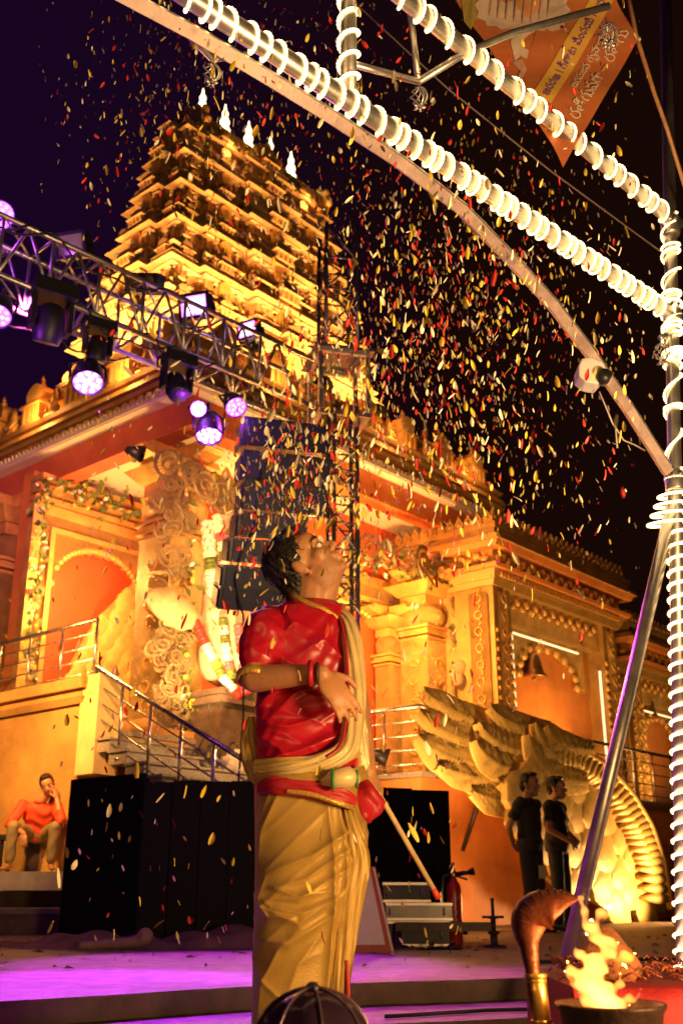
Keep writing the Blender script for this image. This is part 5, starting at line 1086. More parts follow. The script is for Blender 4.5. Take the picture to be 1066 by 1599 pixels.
for k in range(420):
    a, e_ = rh.uniform(0, 2 * PI), rh.uniform(-.25, 1.5); cx, rr_ = ((-.028, 0, .066), (.101, .085, .088)) if rh.random() < .65 else ((-.07, 0, -.005), (.056, .076, .074))
    q_ = lambda a, e, k_: hc + HR @ (Vector((cx[0] + rr_[0] * k_ * math.cos(e) * math.cos(a), rr_[1] * k_ * math.cos(e) * math.sin(a), cx[2] + rr_[2] * k_ * math.sin(e))) * .92)
    if math.cos(a) > .55 and e_ < .75: continue
    da, de = rh.uniform(-.35, .35), rh.uniform(-.45, -.15); hs.tube([q_(a, e_, .99), q_(a + da * .5, e_ + de * .5, 1.05), q_(a + da, e_ + de, 1.03 + rh.uniform(0, .06))], [.0016, .0014, .0006], 4)
o = hs.build('hair_strand', hairm, pf, True); o['kind'] = 'stuff'
m = MB(); m.tube([Wr + Vector((-.012, .028 * math.cos(a), .028 * math.sin(a))) for a in np.linspace(0, 2 * PI, 17)], .006, 6); m.build('wrist_thread', M('thread', (.06, .02, .015), .6, 0, 0), pf, True)
m = MB(); m.tube([Wr + Vector((-.032, .032 * math.cos(a), .032 * math.sin(a))) for a in np.linspace(0, 2 * PI, 17)], .009, 6); m.build('wrist_band', crimson, pf, True)
# shirt
def loft(mb, rings, n=40, yc=0):
    rows = []
    for (py, xl, xr, dep, dy) in rings:
        l, r_ = pp(xl, py), pp(xr, py); c = (l + r_) / 2; hwid = (r_.x - l.x) / 2; rows.append([(c.x + hwid * math.cos(a) * (abs(math.cos(a)) ** -.12 if abs(math.cos(a)) > .05 else 1), c.y - dy + dep * math.sin(a), c.z) for a in np.linspace(0, 2 * PI, n)])
    nn = len(rows); mb.grid(rows); mb.add(rows[0][:-1], [tuple(range(n - 1))]); mb.add(rows[-1][:-1], [tuple(range(n - 1))])
sh = MB()
sh.cap(S_, S_ * .42 + El * .58, .066, .062); sh.cap(pp(442, 985, .02), S_, .055, .066); sh.ell(pp(430, 968, .01), (.06, .06, .045)); sh.cap(pp(532, 990, -.06), pp(545, 1060, -.06), .048, .045)
def satin(P, N):
    x, y, z = P[:, 0], P[:, 1], P[:, 2]; f = np.zeros(len(P))
    def crease(x0, z0, x1, z1, wd, amp, bow=0):
        dx, dz = x1 - x0, z1 - z0; L2 = dx * dx + dz * dz; t = np.clip(((x - x0) * dx + (z - z0) * dz) / L2, 0, 1); bx = x0 + t * dx - dz * bow * np.sin(PI * t); bz_ = z0 + t * dz + dx * bow * np.sin(PI * t)
        d = np.hypot(x - bx, z - bz_); return amp * np.exp(-(d / wd) ** 2) * np.sin(PI * (.08 + .84 * t)) ** .5
    g = lambda a, b: (pp(*a).x, pp(*a).z, pp(*b).x, pp(*b).z)
    for a, b, wd, amp, bow in (((404, 1165), (475, 1090), .034, .020, .12), ((415, 1200), (545, 1130), .030, .018, -.12), ((470, 1130), (530, 1075), .034, .016, .1), ((520, 1175), (568, 1115), .026, .014, .1), ((415, 985), (450, 1035), .028, .014, .1), ((440, 975), (475, 1012), .024, .010, -.1), ((400, 985), (432, 1018), .018, .010, .1), ((470, 1062), (545, 1015), .036, .012, .15), ((500, 960), (545, 1000), .022, .008, .1), ((405, 1215), (500, 1185), .020, .010, .05)): f += crease(*g(a, b), wd, amp, bow)
    rg_ = lambda a, b, c, k: 1 - np.abs(np.sin(a * x + b * z + c * np.sin(k * z + 5 * x + 4 * y))); f = f * 1.15 + .009 * rg_(9, -15, 1.3, 6) ** 2 + .006 * rg_(17, 24, 1.6, 9) ** 2 + .0016 * rg_(45, -60, 2, 17)
    return P + N * f[:, None]
blob('sleeve', sh, .006, maroon, pf, 4, lambda P, N: P + .8 * (satin(P, N) - P))
m = MB(); c_ = S_ * .42 + El * .58; ax = (El - S_).normalized(); Q = ax.to_track_quat('Z', 'Y').to_matrix(); m.lathe([(.048, .020), (.0585, .024), (.0555, .042), (.048, .044), (.042, .034)], 24, c_ + ax * .045, Q); m.build('sleeve_hem', goldtrim, pf, True)
# collar ring in gold edging
m = MB(); cl = [pp(452, 922, .03), pp(462, 934, .075), pp(482, 943, .10), pp(506, 952, .10), pp(530, 968, .09)]; m.tube(cl, .010, 8); m.build('collar', goldtrim, pf, True)
m = MB(); m.tube([p + Vector((0, -.004, -.016)) for p in cl], .007, 6); m.build('collar', crimson, pf, True)
# dhoti: a draped skirt with swept folds and front pleats
rg = [(1212, 405, 557, .135), (1250, 404, 563, .14), (1300, 402, 566, .145), (1345, 401, 564, .148), (1400, 399, 557, .148), (1450, 398, 549, .145), (1500, 396, 541, .142), (1560, 395, 534, .138), (1640, 394, 532, .14), (1720, 398, 526, .135)]
def drape(rings, folds, nz, na, wk=1.0, extra=None, name='cloth', mat=None, dyk=.02, sq=.88):
    yy = np.linspace(rings[0][0], rings[-1][0], nz); XL, XR, DD = [np.interp(yy, [r_[0] for r_ in rings], [r_[j] for r_ in rings]) for j in (1, 2, 3)]
    AA = np.linspace(0, 2 * PI, na); cA = np.sign(np.cos(AA)) * np.abs(np.cos(AA)) ** sq
    XX = ((XL + XR) / 2)[:, None] + ((XR - XL) / 2)[:, None] * cA[None, :]; ZZ = np.repeat(yy[:, None], na, 1); H = np.zeros((nz, na)); front = (np.sin(AA) < .15)[None, :]
    for pl_, wd, amp in folds:
        D = np.full((nz, na), 1e9); Tt = np.zeros((nz, na))
        for k in range(len(pl_) - 1):
            (ax_, ay_), (bx_, by_) = pl_[k], pl_[k + 1]; dx, dy = bx_ - ax_, by_ - ay_; t = np.clip(((XX - ax_) * dx + (ZZ - ay_) * dy) / (dx * dx + dy * dy), 0, 1); d = np.hypot(XX - ax_ - t * dx, ZZ - ay_ - t * dy); sel = d < D; D = np.where(sel, d, D); Tt = np.where(sel, (k + t) / (len(pl_) - 1), Tt)
        H += amp * np.exp(-(D / wd) ** wk) * (np.sin(PI * np.clip(.06 + .9 * Tt, 0, 1)) ** .6) * front
    if extra: H += extra(XX, ZZ)
    rows = []
    for i in range(nz):
        row = []
        for k in range(na):
            p = pp(XX[i, k], yy[i]); sn = math.sin(AA[k]); row.append((p.x + H[i, k] * math.cos(AA[k]) * .5, p.y + DD[i] * sn + (-H[i, k] if sn < .15 else 0) - dyk, p.z))
        rows.append(row)
    m = MB(); m.grid(rows); return m.build(name, mat, pf, True)
folds = [  # (x, y) px polylines of the fold ridges, width px, height m
    ([(600, 1262), (545, 1300), (490, 1340), (425, 1365)], 9, .020), ([(590, 1275), (540, 1330), (480, 1375), (420, 1392)], 9, .018), ([(575, 1290), (535, 1360), (470, 1405), (415, 1402)], 8, .018),
    ([(565, 1320), (525, 1400), (470, 1440), (410, 1412)], 9, .020), ([(552, 1350), (515, 1430), (455, 1470), (400, 1462)], 9, .018), ([(420, 1370), (412, 1405), (425, 1430), (470, 1432)], 7, .018), ([(520, 1390), (470, 1400), (430, 1385)], 7, .016), ([(515, 1405), (475, 1425), (432, 1415), (418, 1405)], 7, .018),
    ([(480, 1440), (440, 1480), (415, 1530), (405, 1600)], 9, .012), ([(520, 1430), (470, 1500), (440, 1580)], 10, .012), ([(395, 1490), (420, 1530), (470, 1580)], 8, .010),
    ([(440, 1245), (415, 1300), (404, 1370)], 7, .014), ([(425, 1245), (405, 1300)], 6, .010),
    ([(512, 1255), (520, 1340), (518, 1430), (508, 1560), (500, 1700)], 6, .022), ([(528, 1258), (536, 1340), (532, 1430), (522, 1560), (512, 1700)], 6, .022), ([(542, 1260), (552, 1340), (546, 1420), (534, 1560), (522, 1700)], 6, .020), ([(556, 1262), (566, 1340), (558, 1420)], 6, .018)]
drape(rg, folds, 230, 260, 1.0, lambda X, Z: .0012 * np.sin(X * .09 + Z * .05) + .0035 * (1 - np.abs(np.sin(X * .035 + Z * .045 + 1.2 * np.sin(Z * .012 + X * .02)))) ** 3, 'dhoti', silk)
sr = [(944, 448, 528, .060), (955, 430, 540, .086), (975, 412, 549, .098), (1000, 404, 553, .108), (1040, 401, 556, .115), (1090, 401, 557, .118), (1140, 400, 558, .120), (1190, 400, 560, .126), (1240, 400, 562, .132)]
sf = [([(440, 1120), (458, 1104), (480, 1085), (505, 1068)], 8, .022), ([(408, 1128), (428, 1140), (452, 1146), (480, 1139), (505, 1124)], 7, .020), ([(402, 1152), (420, 1164), (440, 1176), (452, 1190)], 7, .017), ([(495, 1176), (520, 1163), (548, 1143)], 7, .017), ([(406, 1114), (420, 1100), (440, 1088)], 7, .016),
      ([(402, 1206), (437, 1192), (478, 1180), (530, 1154), (556, 1120)], 8, .020), ([(410, 966), (430, 990), (445, 1004), (466, 984)], 8, .016), ([(476, 1034), (505, 1013), (532, 1040), (550, 1075)], 10, .016), ([(440, 950), (462, 985), (490, 1000)], 8, .010), ([(515, 965), (530, 1000), (540, 1040)], 8, .012), ([(470, 1110), (500, 1102), (530, 1085), (552, 1060)], 8, .015), ([(415, 1080), (440, 1070), (470, 1072)], 8, .012), ([(420, 1225), (470, 1206), (530, 1190)], 7, .014), ([(500, 1140), (525, 1120), (550, 1096)], 7, .013)]
drape(sr, sf, 170, 220, 1.25, lambda X, Z: .0045 * (1 - np.abs(np.sin(X * .045 - Z * .06 + 1.5 * np.sin(Z * .02 + X * .013)))) ** 2 + .0012 * np.sin(X * .21 + Z * .16 + 2 * np.sin(X * .06)), 'shirt', maroon, .015, .9)
# pleat fall at the front edge with red border
def ribbon(name, pts, wd, mat, thick=.010, nv=7, wave=.006, parent=pf, axis=None):
    pts = [Vector(p) for p in pts]; rows = []
    for i, p in enumerate(pts):
        t = (pts[min(i + 1, len(pts) - 1)] - pts[max(i - 1, 0)]).normalized(); s = t.cross(Vector((0, -1, 0))).normalized(); w_ = wd[i] if hasattr(wd, '__len__') else wd
        front = [p + s * w_ * v / 2 + Vector((0, -thick - .25 * w_ * 0 - wave * math.cos(v * 9 + i * .4), 0)) + Vector((0, .22 * w_ * v * v, 0)) for v in np.linspace(-1, 1, nv)]
        rows.append(front + [q + Vector((0, thick * 2, 0)) for q in front[::-1]])
    m = MB(); m.grid([r_ + [r_[0]] for r_ in rows]); return m.build(name, mat, parent, True)
def smoothpts(P, n=28):
    P = [np.array(p) for p in P]; out = []
    for k in range(n):
        u = k / (n - 1) * (len(P) - 1); i = min(int(u), len(P) - 2); f = u - i; p0, p1, p2, p3 = P[max(i - 1, 0)], P[i], P[i + 1], P[min(i + 2, len(P) - 1)]
        out.append(Vector(.5 * (2 * p1 + (p2 - p0) * f + (2 * p0 - 5 * p1 + 4 * p2 - p3) * f * f + (3 * p1 - p0 - 3 * p2 + p3) * f ** 3)))
    return out
ribbon('pleat_fall', smoothpts([pp(544, 1262, .15), pp(554, 1310, .16), pp(558, 1345, .155), pp(549, 1390, .155), pp(541, 1440, .15), pp(533, 1520, .145), pp(524, 1640, .14)]), [.03 + .05 * math.sin(PI * i / 27) for i in range(28)], silk, .006, 9, .008)
ribbon('red_border', smoothpts([pp(541, 1500, .16), pp(543, 1540, .158), pp(543, 1580, .155), pp(543, 1640, .15)]), .012, crimson, .0015, 5, .0)
# waist sash: cream and gold bands over a crimson belt
ribbon('waist_sash', smoothpts([pp(396, 1198, .08), pp(440, 1196, .16), pp(500, 1192, .185), pp(535, 1180, .17), pp(557, 1168, .12)]), .046, M('gold_sash', (.66, .45, .12), .42, .15, .15, 6, .1, 160), .010, 11, .007)
ribbon('waist_sash', smoothpts([pp(397, 1216, .08), pp(440, 1215, .165), pp(500, 1216, .19), pp(550, 1212, .175), pp(572, 1205, .12)]), .040, silk, .012, 9, .006)
ribbon('crimson_belt', smoothpts([pp(402, 1232, .1), pp(430, 1226, .165), pp(480, 1230, .19), pp(530, 1244, .185), pp(556, 1254, .15)]), [.030 + .03 * math.sin(PI * i / 27) for i in range(28)], crimson, .012, 9, .006)
ribbon('belt_edge', smoothpts([pp(448, 1236, .185), pp(490, 1242, .205), pp(530, 1255, .20), pp(552, 1262, .16)]), .014, goldtrim, .006, 5, .001)
m = MB(); m.tube([pp(502, 1222, .21), pp(520, 1217, .225), pp(545, 1214, .22), pp(560, 1218, .20)], [.008, .026, .030, .012], 10); m.build('sash_knot', creamsilk, pf, True)
m = MB(); m.tube([pp(520, 1218, .228) + Vector((0, .0 + .027 * math.cos(a), .027 * math.sin(a))) for a in np.linspace(0, 2 * PI, 13)], .005, 5); m.build('green_band', M('green_band', (.05, .25, .05), .5, 0, 0), pf, True)
m = MB(); m.tube([pp(557, 1217, .205) + Vector((0, .022 * math.cos(a), .022 * math.sin(a))) for a in np.linspace(0, 2 * PI, 13)], .005, 5); m.build('green_band', M('green_band', (.05, .25, .05), .5, 0, 0), pf, True)
# shoulder cloth falling from the far shoulder and curving to the waist
sc_pts = [pp(520, 948, .03), pp(540, 965, .085), pp(548, 992, .115), pp(553, 1030, .13), pp(555, 1080, .14), pp(551, 1130, .15), pp(540, 1170, .18), pp(500, 1192, .19), pp(450, 1203, .175), pp(405, 1208, .10)]
ribbon('shoulder_cloth', smoothpts(sc_pts, 44), [.026 + .024 * min(1, i / 10) + .014 * math.sin(PI * i / 43) for i in range(44)], creamsilk, .008, 13, .006)
ribbon('cloth_border', [p + Vector((-.022, -.012, 0)) for p in smoothpts(sc_pts, 44)[4:32]], .009, crimson, .004, 4, 0)
ribbon('hanging_cloth', smoothpts([pp(556, 1080, .05), pp(560, 1130, .05), pp(561, 1180, .05), pp(559, 1210, .05)]), [.04 + .03 * i / 27 for i in range(28)], creamsilk, .006, 9, .006)
ribbon('hanging_cloth', smoothpts([pp(394, 1120, .02), pp(391, 1160, .03), pp(394, 1195, .05), pp(404, 1222, .07)]), [.03 + .03 * math.sin(PI * i / 27) for i in range(28)], silk, .006, 9, .006)
# red kerchief and whisk stick in the low hand
kc = thing('red_kerchief', 'red cloth bunched in the lowered hand of the performer', 'cloth', po + pp(580, 1255, .05))
ko = kc.location - po; m = MB(); k3 = lambda a, b, d: pp(a, b, d) - ko
m.cap(k3(566, 1235, .03), k3(578, 1275, .06), .035, .02); m.cap(k3(575, 1240, .05), k3(600, 1252, .05), .03, .012); m.cap(k3(562, 1245, .05), k3(572, 1270, .08), .03, .02); m.cap(k3(590, 1248, .04), k3(585, 1280, .05), .022, .008)
blob('cloth', m, .007, crimson, kc, 2, lambda P, N: P + N * (.007 * np.sin(P[:, :1] * 90 + P[:, 2:] * 50)))
sk = thing('wooden_stick', 'long pale wooden stick with red tip slanting down from the hand of the performer', 'stick', po + pp(590, 1240, .03))
so = sk.location - po; m = MB(); m.tube([pp(568, 1205, .03) - so, pp(600, 1255, .0) - so, pp(676, 1388, -.12) - so], [.007, .0085, .0085], 8); m.build('shaft', M('pale_wood', (.66, .48, .22), .5, 0, .2, 30), sk, True)
m = MB(); m.tube([pp(676, 1388, -.12) - so, pp(684, 1403, -.13) - so], [.0088, .011], 8); m.build('tip', M('red_tip', (.6, .06, .02), .5, 0, 0), sk, True)
# ---- generic clothed figure
def person(label, loc, rz, J, shirt, trous, hair_full=1.0, shoes=True, fwd=(1, 0, 0), up=(0, 0, 1), s=1.0, vox=.011, hands=None, sleeve=.55, group=None):
    """J: dict of joints in metres (x forward, y to the left, z up)"""
    t = thing('person', label, 'person', loc, rz, group); V = {k: Vector(v) for k, v in J.items()}; Rm = rot_from(fwd, up)
    b = MB(); head_shapes(b, V['head'], Rm, s); b.cap(V['head'] + Rm @ Vector((-.02, 0, -.06)), V['neck'], .055, .062)
    b.cap(V['neck'] * .75 + V['pelvis'] * .25, V['pelvis'], .075, .10); b.cap(V['neck'], V['neck'] * .8 + V['pelvis'] * .2, .05, .06)
    for q in 'lr':
        b.cap(V['sh_' + q], V['el_' + q], .05, .042); b.cap(V['el_' + q], V['wr_' + q], .042, .027)
        hd, hn = hands[q] if hands else ((V['wr_' + q] - V['el_' + q]), (1, 0, 0)); hand_shapes(b, V['wr_' + q], hd, hn, 1.0, .35, .12, 1 if q == 'l' else -1)
        b.cap(V['hip_' + q], V['kn_' + q], .075, .055); b.cap(V['kn_' + q], V['an_' + q], .052, .038); f = V['toe_' + q]; b.cap(V['an_' + q] + Vector((-.02, 0, -.03)), f, .035, .026)
        dd = (f - V['an_' + q]); dd.z = 0; dd.normalize(); sd = Vector((-dd.y, dd.x, 0))
        for j in range(5): b.cap(f + sd * (j - 2) * .016 - dd * .02, f + sd * (j - 2) * .018 + dd * (.035 - .004 * abs(j - 1)), .012, .010, 6)
    blob('body', b, vox * .7, skinm, t, 4); face_parts(t, V['head'], Rm, s)
    h = MB(); hair_shapes(h, V['head'], Rm, s * 1.04, hair_full); blob('hair', h, vox * .8, hairm, t, 3)
    m = MB(); cst = (V['sh_l'] + V['sh_r']) / 2; wd = (V['sh_l'] - V['sh_r']); n_ = 30; rows = []
    side = wd.normalized(); spine = (cst - V['pelvis']); fw_ = side.cross(spine.normalized())
    for u, hw_, dp_ in ((-.16, .175, .125), (0, .175, .13), (.3, .165, .12), (.6, .185, .125), (.85, .19, .11), (1.0, .15, .085), (1.1, .075, .06)):
        c = V['pelvis'] + spine * u; rows.append([c + side * hw_ * math.cos(a) + fw_ * dp_ * math.sin(a) for a in np.linspace(0, 2 * PI, n_)])
    m.grid([[tuple(p) for p in r_] for r_ in rows]); m.add([tuple(p) for p in rows[0][:-1]], [tuple(range(n_ - 1))]); m.add([tuple(p) for p in rows[-1][:-1]], [tuple(range(n_ - 1))])
    for q in 'lr':
        e_ = V['sh_' + q] * (1 - sleeve) + V['el_' + q] * sleeve if sleeve <= 1 else V['el_' + q]; m.cap(V['sh_' + q], e_, .066, .060)
        if sleeve > 1: m.cap(V['el_' + q], V['el_' + q] * (2 - sleeve) + V['wr_' + q] * (sleeve - 1), .058, .045)
    blob('shirt', m, vox, shirt, t, 4, lambda P, N: P + N * (.006 * np.sin(P[:, :1] * 30 + P[:, 2:] * 42 + 2 * np.sin(P[:, 1:2] * 20)) + .005))
    m = MB(); m.ell(V['pelvis'], (.14, .165, .13))
    for q in 'lr':
        an = V['an_' + q]; kn = V['kn_' + q]; c_ = kn + (an - kn) * (.93 if shoes else .86); m.cap(V['hip_' + q], kn, .098, .076); m.cap(kn, c_, .074, .062)
    blob('trousers', m, vox, trous, t, 4, lambda P, N: P + N * (.0025 * np.sin(P[:, 2:] * 34 + P[:, :1] * 25 + 3 * np.sin(P[:, 1:2] * 14))))
    m = MB(); m.ell(cst + spine.normalized() * .045 - fw_ * 0, (.07, .075, .03)); blob('collar', m, vox * .7, shirt, t, 2)
    if shoes:
        for q in 'lr': m = MB(); f = V['toe_' + q]; m.cap(V['an_' + q] + Vector((-.03, 0, -.04)), f + (f - V['an_' + q]) * .12, .042, .036); blob('shoe', m, vox * .8, blackm, t, 3)
    return t
stand = dict(head=(.04, 0, 1.60), neck=(.0, 0, 1.46), pelvis=(0, 0, .95), sh_l=(0, .19, 1.40), sh_r=(0, -.19, 1.40), hip_l=(0, .09, .92), hip_r=(0, -.09, .92), kn_l=(.03, .10, .50), kn_r=(.02, -.10, .50), an_l=(0, .11, .09), an_r=(0, -.11, .09), toe_l=(.15, .14, .035), toe_r=(.15, -.14, .035))
g1 = dict(stand, el_l=(-.10, .27, 1.14), wr_l=(-.17, .10, .95), el_r=(-.12, -.27, 1.13), wr_r=(-.18, -.06, .93))
g2 = dict(stand, el_l=(.02, .27, 1.12), wr_l=(.22, .12, .98), el_r=(.02, -.27, 1.12), wr_r=(.22, -.08, .97))
darkshirt = M('dark_uniform', (.035, .028, .024), .7, 0, .3, 8, .15, 60); darktr = M('dark_trousers', (.022, .018, .016), .75, 0, .3, 8, .1, 60); black2 = M('black_shirt', (.018, .014, .013), .65, 0, .3, 8, .15, 60)
GY = 12.75
person('short haired man in dark uniform with hands behind his back before the carved wing', (pix(826, 1300, GY).x, GY, 0), R(-38), g1, darkshirt, darktr, .92, True, (1, .08, -.05), (0, 0, 1), 1.06, hands={'l': ((.0, -.9, -.3), (-1, 0, 0)), 'r': ((0, .9, -.3), (-1, 0, 0))})
person('man in black clothes standing just behind the uniformed man, hands in front', (pix(868, 1300, GY + .45).x, GY + .45, 0), R(-32), g2, black2, darktr, .98, True, (1, .1, -.02), (0, 0, 1), 1.05, hands={'l': ((.2, -.9, -.2), (1, 0, 0)), 'r': ((.2, .9, -.2), (1, 0, 0))})
# phone / paper held by the first guard
t = thing('white_card', 'small pale card hanging at the hip of the uniformed man', 'card', pix(846, 1362, GY - .22)); m = MB(); m.box(-.04, .04, -.006, .006, -.07, .07); m.build('card', M('pale_card', (.5, .4, .3), .5, 0, 0), t)
# seated man, cheek resting on his hand
SY = 12.95; q0 = pix(38, 1362, SY)
sit = dict(head=(.16, .09, .99), neck=(.08, .02, .83), pelvis=(-.10, 0, .46), sh_l=(.04, .19, .76), sh_r=(.06, -.19, .77), hip_l=(-.06, .10, .44), hip_r=(-.06, -.10, .44), kn_l=(.34, .24, .50), kn_r=(.36, -.24, .50), an_l=(.30, .22, .09), an_r=(.34, -.25, .09), toe_l=(.45, .26, .035), toe_r=(.48, -.30, .035),
           el_r=(.20, -.30, .55), wr_r=(.42, -.10, .42), el_l=(.34, .30, .58), wr_l=(.235, .215, .83))
# figure faces the viewer: forward axis turned towards the camera
tp = person('barefoot bearded man in bright orange kurta sitting with his cheek on his hand', (q0.x + .02, SY + .35, .645), R(-82), {k: (v[0], -v[1] if False else v[1], v[2]) for k, v in sit.items()}, M('orange_kurta', (.72, .065, .015), .65, 0, .2, 7, .12, 50), M('khaki_trousers', (.30, .22, .09), .7, 0, .25, 8, .15, 60), .98, False, (.93, .05, -.28), (.1, -.38, .9), 1.0, .010, {'r': ((.3, .1, -.9), (.9, -.2, .1)), 'l': ((-.25, -.25, .9), (.5, .7, .1))}, 1.35)
# ------------------------------------------------------------------ foreground: cobra lamp, fire bowl, red table, dome
copper = M('aged_copper', (.11, .028, .012), .42, .6, .45, 9, .25, 40); brass = M('polished_brass', (.62, .38, .09), .25, .85, .25, 9, .1, 60)
YC = 2.05
cob = thing('cobra_lamp', 'copper cobra hood ornament on a brass stem beside the fire bowl', 'ornament', pix(843, 1640, YC)); co_ = cob.location
def cp(px, py, d=0): return pix(px, py, YC - d) - co_
spn = smoothpts([cp(843, 1600), cp(836, 1560), cp(831, 1520), cp(827, 1490), cp(822, 1462), cp(822, 1436), cp(838, 1416), cp(864, 1407), cp(886, 1404), cp(903, 1403)], 46)
wds = np.interp(np.linspace(0, 1, 46), [0, .25, .38, .5, .62, .72, .82, .92, 1], [.012, .013, .018, .036, .048, .047, .034, .017, .004])
rows = []
for i, p in enumerate(spn):
    t = (spn[min(i + 1, 45)] - spn[max(i - 1, 0)]).normalized(); sd = Vector((.75, -.66, .0)); sd = (sd - t * sd.dot(t)).normalized(); nn = t.cross(sd); w_ = wds[i]; hood = min(1, max(0, (i / 45 - .32) / .2)); row = []
    for k in range(28):
        a = 2 * PI * k / 28; x = math.cos(a); y = math.sin(a); th = w_ * (1 - .72 * hood); row.append(tuple(p + sd * w_ * x + nn * (th * y * (1 + .05 * math.sin(9 * x + i * .4) * hood) + hood * w_ * .55 * (x * x - .4))))
    rows.append(row + [row[0]])
m = MB(); m.grid(rows); m.build('hood', copper, cob, True)
for k in range(11):
    i = 20 + k * 2; p = spn[i]; t = (spn[i + 1] - spn[i - 1]).normalized(); sd = Vector((.75, -.66, 0)); sd = (sd - t * sd.dot(t)).normalized(); nn = t.cross(sd); w_ = wds[i]
    m = MB(); m.tube([p + sd * w_ * x * .86 + nn * (-w_ * .30 * math.sqrt(max(0, 1 - x * x)) * .9 + w_ * .55 * (x * x - .4) - .0012) for x in np.linspace(-1, 1, 11)], .0016, 5); m.build('belly_scale', copper, cob, True)
m = MB(); m.tube([cp(848, 1660), cp(846, 1602), cp(840, 1555), cp(836, 1524)], .0165, 16); m.build('stem', brass, cob, True)
for py, r_ in ((1524, .020), (1532, .018), (1596, .020)): m = MB(); m.lathe([(r_ - .003, -.004), (r_, -.002), (r_, .002), (r_ - .003, .004)], 18, cp(836 + (py - 1524) * .13, py)); m.build('stem_ring', brass, cob, True)
bo = thing('fire_bowl', 'dark metal fire bowl burning in front of the red cloth table', 'fire bowl', pix(955, 1600, 2.0))
m = MB(); m.lathe([(.02, -.11), (.05, -.10), (.075, -.05), (.088, .02), (.094, .028), (.094, .034), (.086, .032), (.07, -.03), (.02, -.06)], 32); m.build('bowl', M('sooty_bronze', (.05, .025, .015), .5, .6, .3, 20, .2, 60), bo, True)
m = MB(); m.lathe([(.012, -.5), (.014, -.12), (.03, -.108)], 12); m.build('bowl_stem', brass, bo, True)
for k in range(14): a = random.uniform(0, 6.28); r_ = random.uniform(0, .06); m = MB(); m.ell((r_ * math.cos(a), r_ * math.sin(a), .0 + random.uniform(0, .015)), (.014, .010, .008), None, 7, 5); m.build('ember', M('camphor', (.5, .3, .2), .6, 0, 0, emit=(1, .25, .03), es=.9), bo, True)
# flame: tongues of one body plus a detached lick
def flameM(name, c, s):
    m = bpy.data.materials.new(name); m.use_nodes = True; n = m.node_tree.nodes; l = m.node_tree.links; out = n['Material Output']; n.remove(n['Principled BSDF']); e = n.new('ShaderNodeEmission'); e.inputs[0].default_value = (*c, 1); e.inputs[1].default_value = s
    l.new(e.outputs[0], out.inputs['Volume']); m.cycles.homogeneous_volume = True; return m
fl = thing('flame', 'tall curling orange flame rising from the fire bowl', 'flame', pix(940, 1570, 2.0)); fo = fl.location
def fp(px, py, d=0): return pix(px, py, 2.0 - d) - fo
pxm = .00105
def flame_mb(k):
    m = MB()
    def ton(pts, rs):
        P = smoothpts([fp(*p) for p in pts], 14); Rr = np.interp(np.linspace(0, 1, 14), np.linspace(0, 1, len(rs)), rs)
        for i in range(13): m.cap(P[i], P[i + 1], Rr[i] * pxm * k, Rr[i + 1] * pxm * k, 10)
    ton([(945, 1566), (930, 1545), (922, 1515), (940, 1490), (938, 1462), (918, 1440), (908, 1418), (905, 1403)], [34, 30, 22, 13, 11, 12, 8, 2])
    ton([(920, 1545), (902, 1520), (888, 1506), (880, 1500)], [17, 14, 8, 2]); ton([(925, 1520), (955, 1485), (950, 1465)], [17, 9, 3]); ton([(925, 1445), (935, 1432), (942, 1428)], [8, 8, 6])
    ton([(960, 1568), (975, 1562), (985, 1552)], [18, 12, 4]); ton([(918, 1566), (905, 1545), (895, 1530)], [16, 9, 2]); ton([(930, 1570), (985, 1572)], [12, 5])
    for (x0, y0, x1, y1, x2, y2, r0) in ((905, 1555, 890, 1535, 884, 1522, 9), (955, 1555, 968, 1530, 962, 1512, 9), (940, 1500, 958, 1478, 968, 1470, 8), (912, 1500, 900, 1488, 897, 1476, 7), (925, 1470, 914, 1458, 913, 1446, 7), (970, 1568, 992, 1560, 1000, 1545, 6), (940, 1440, 950, 1425, 946, 1412, 6), (915, 1425, 905, 1412, 912, 1396, 5)): ton([(x0, y0), (x1, y1), (x2, y2)], [r0, r0 * .6, 1])
    return m
def wob(P, N): return P + N * (.0018 * np.sin(P[:, :1] * 240 + P[:, 2:] * 60 + 3 * np.sin(P[:, 2:] * 70)) + .004 * np.sin(P[:, :1] * 90 + P[:, 2:] * 130) + .003 * np.sin(P[:, 2:] * 260 + P[:, 1:2] * 80))
blob('flame_body', flame_mb(.84), .0036, flameM('flame_gas', (1, .32, .05), 95), fl, 5, wob)
m = MB(); P = smoothpts([fp(955, 1494), fp(966, 1506), fp(975, 1497), fp(992, 1490)], 10)
for i in range(9): m.cap(P[i], P[i + 1], (3 + 5 * math.sin(PI * i / 9)) * pxm, (3 + 5 * math.sin(PI * (i + 1) / 9)) * pxm, 8)
m.cap(fp(972, 1500), fp(978, 1515), 6 * pxm, 2 * pxm)
blob('flame_lick', m, .004, flameM('flame_lick', (1, .30, .03), 75), fl, 5, wob)
lamp('POINT', 'flame_light', fo + fp(935, 1500, .03), 3.5, (1, .42, .1), .05); lamp('POINT', 'flame_light', fo + fp(915, 1440, .05), 1.2, (1, .45, .12), .03)
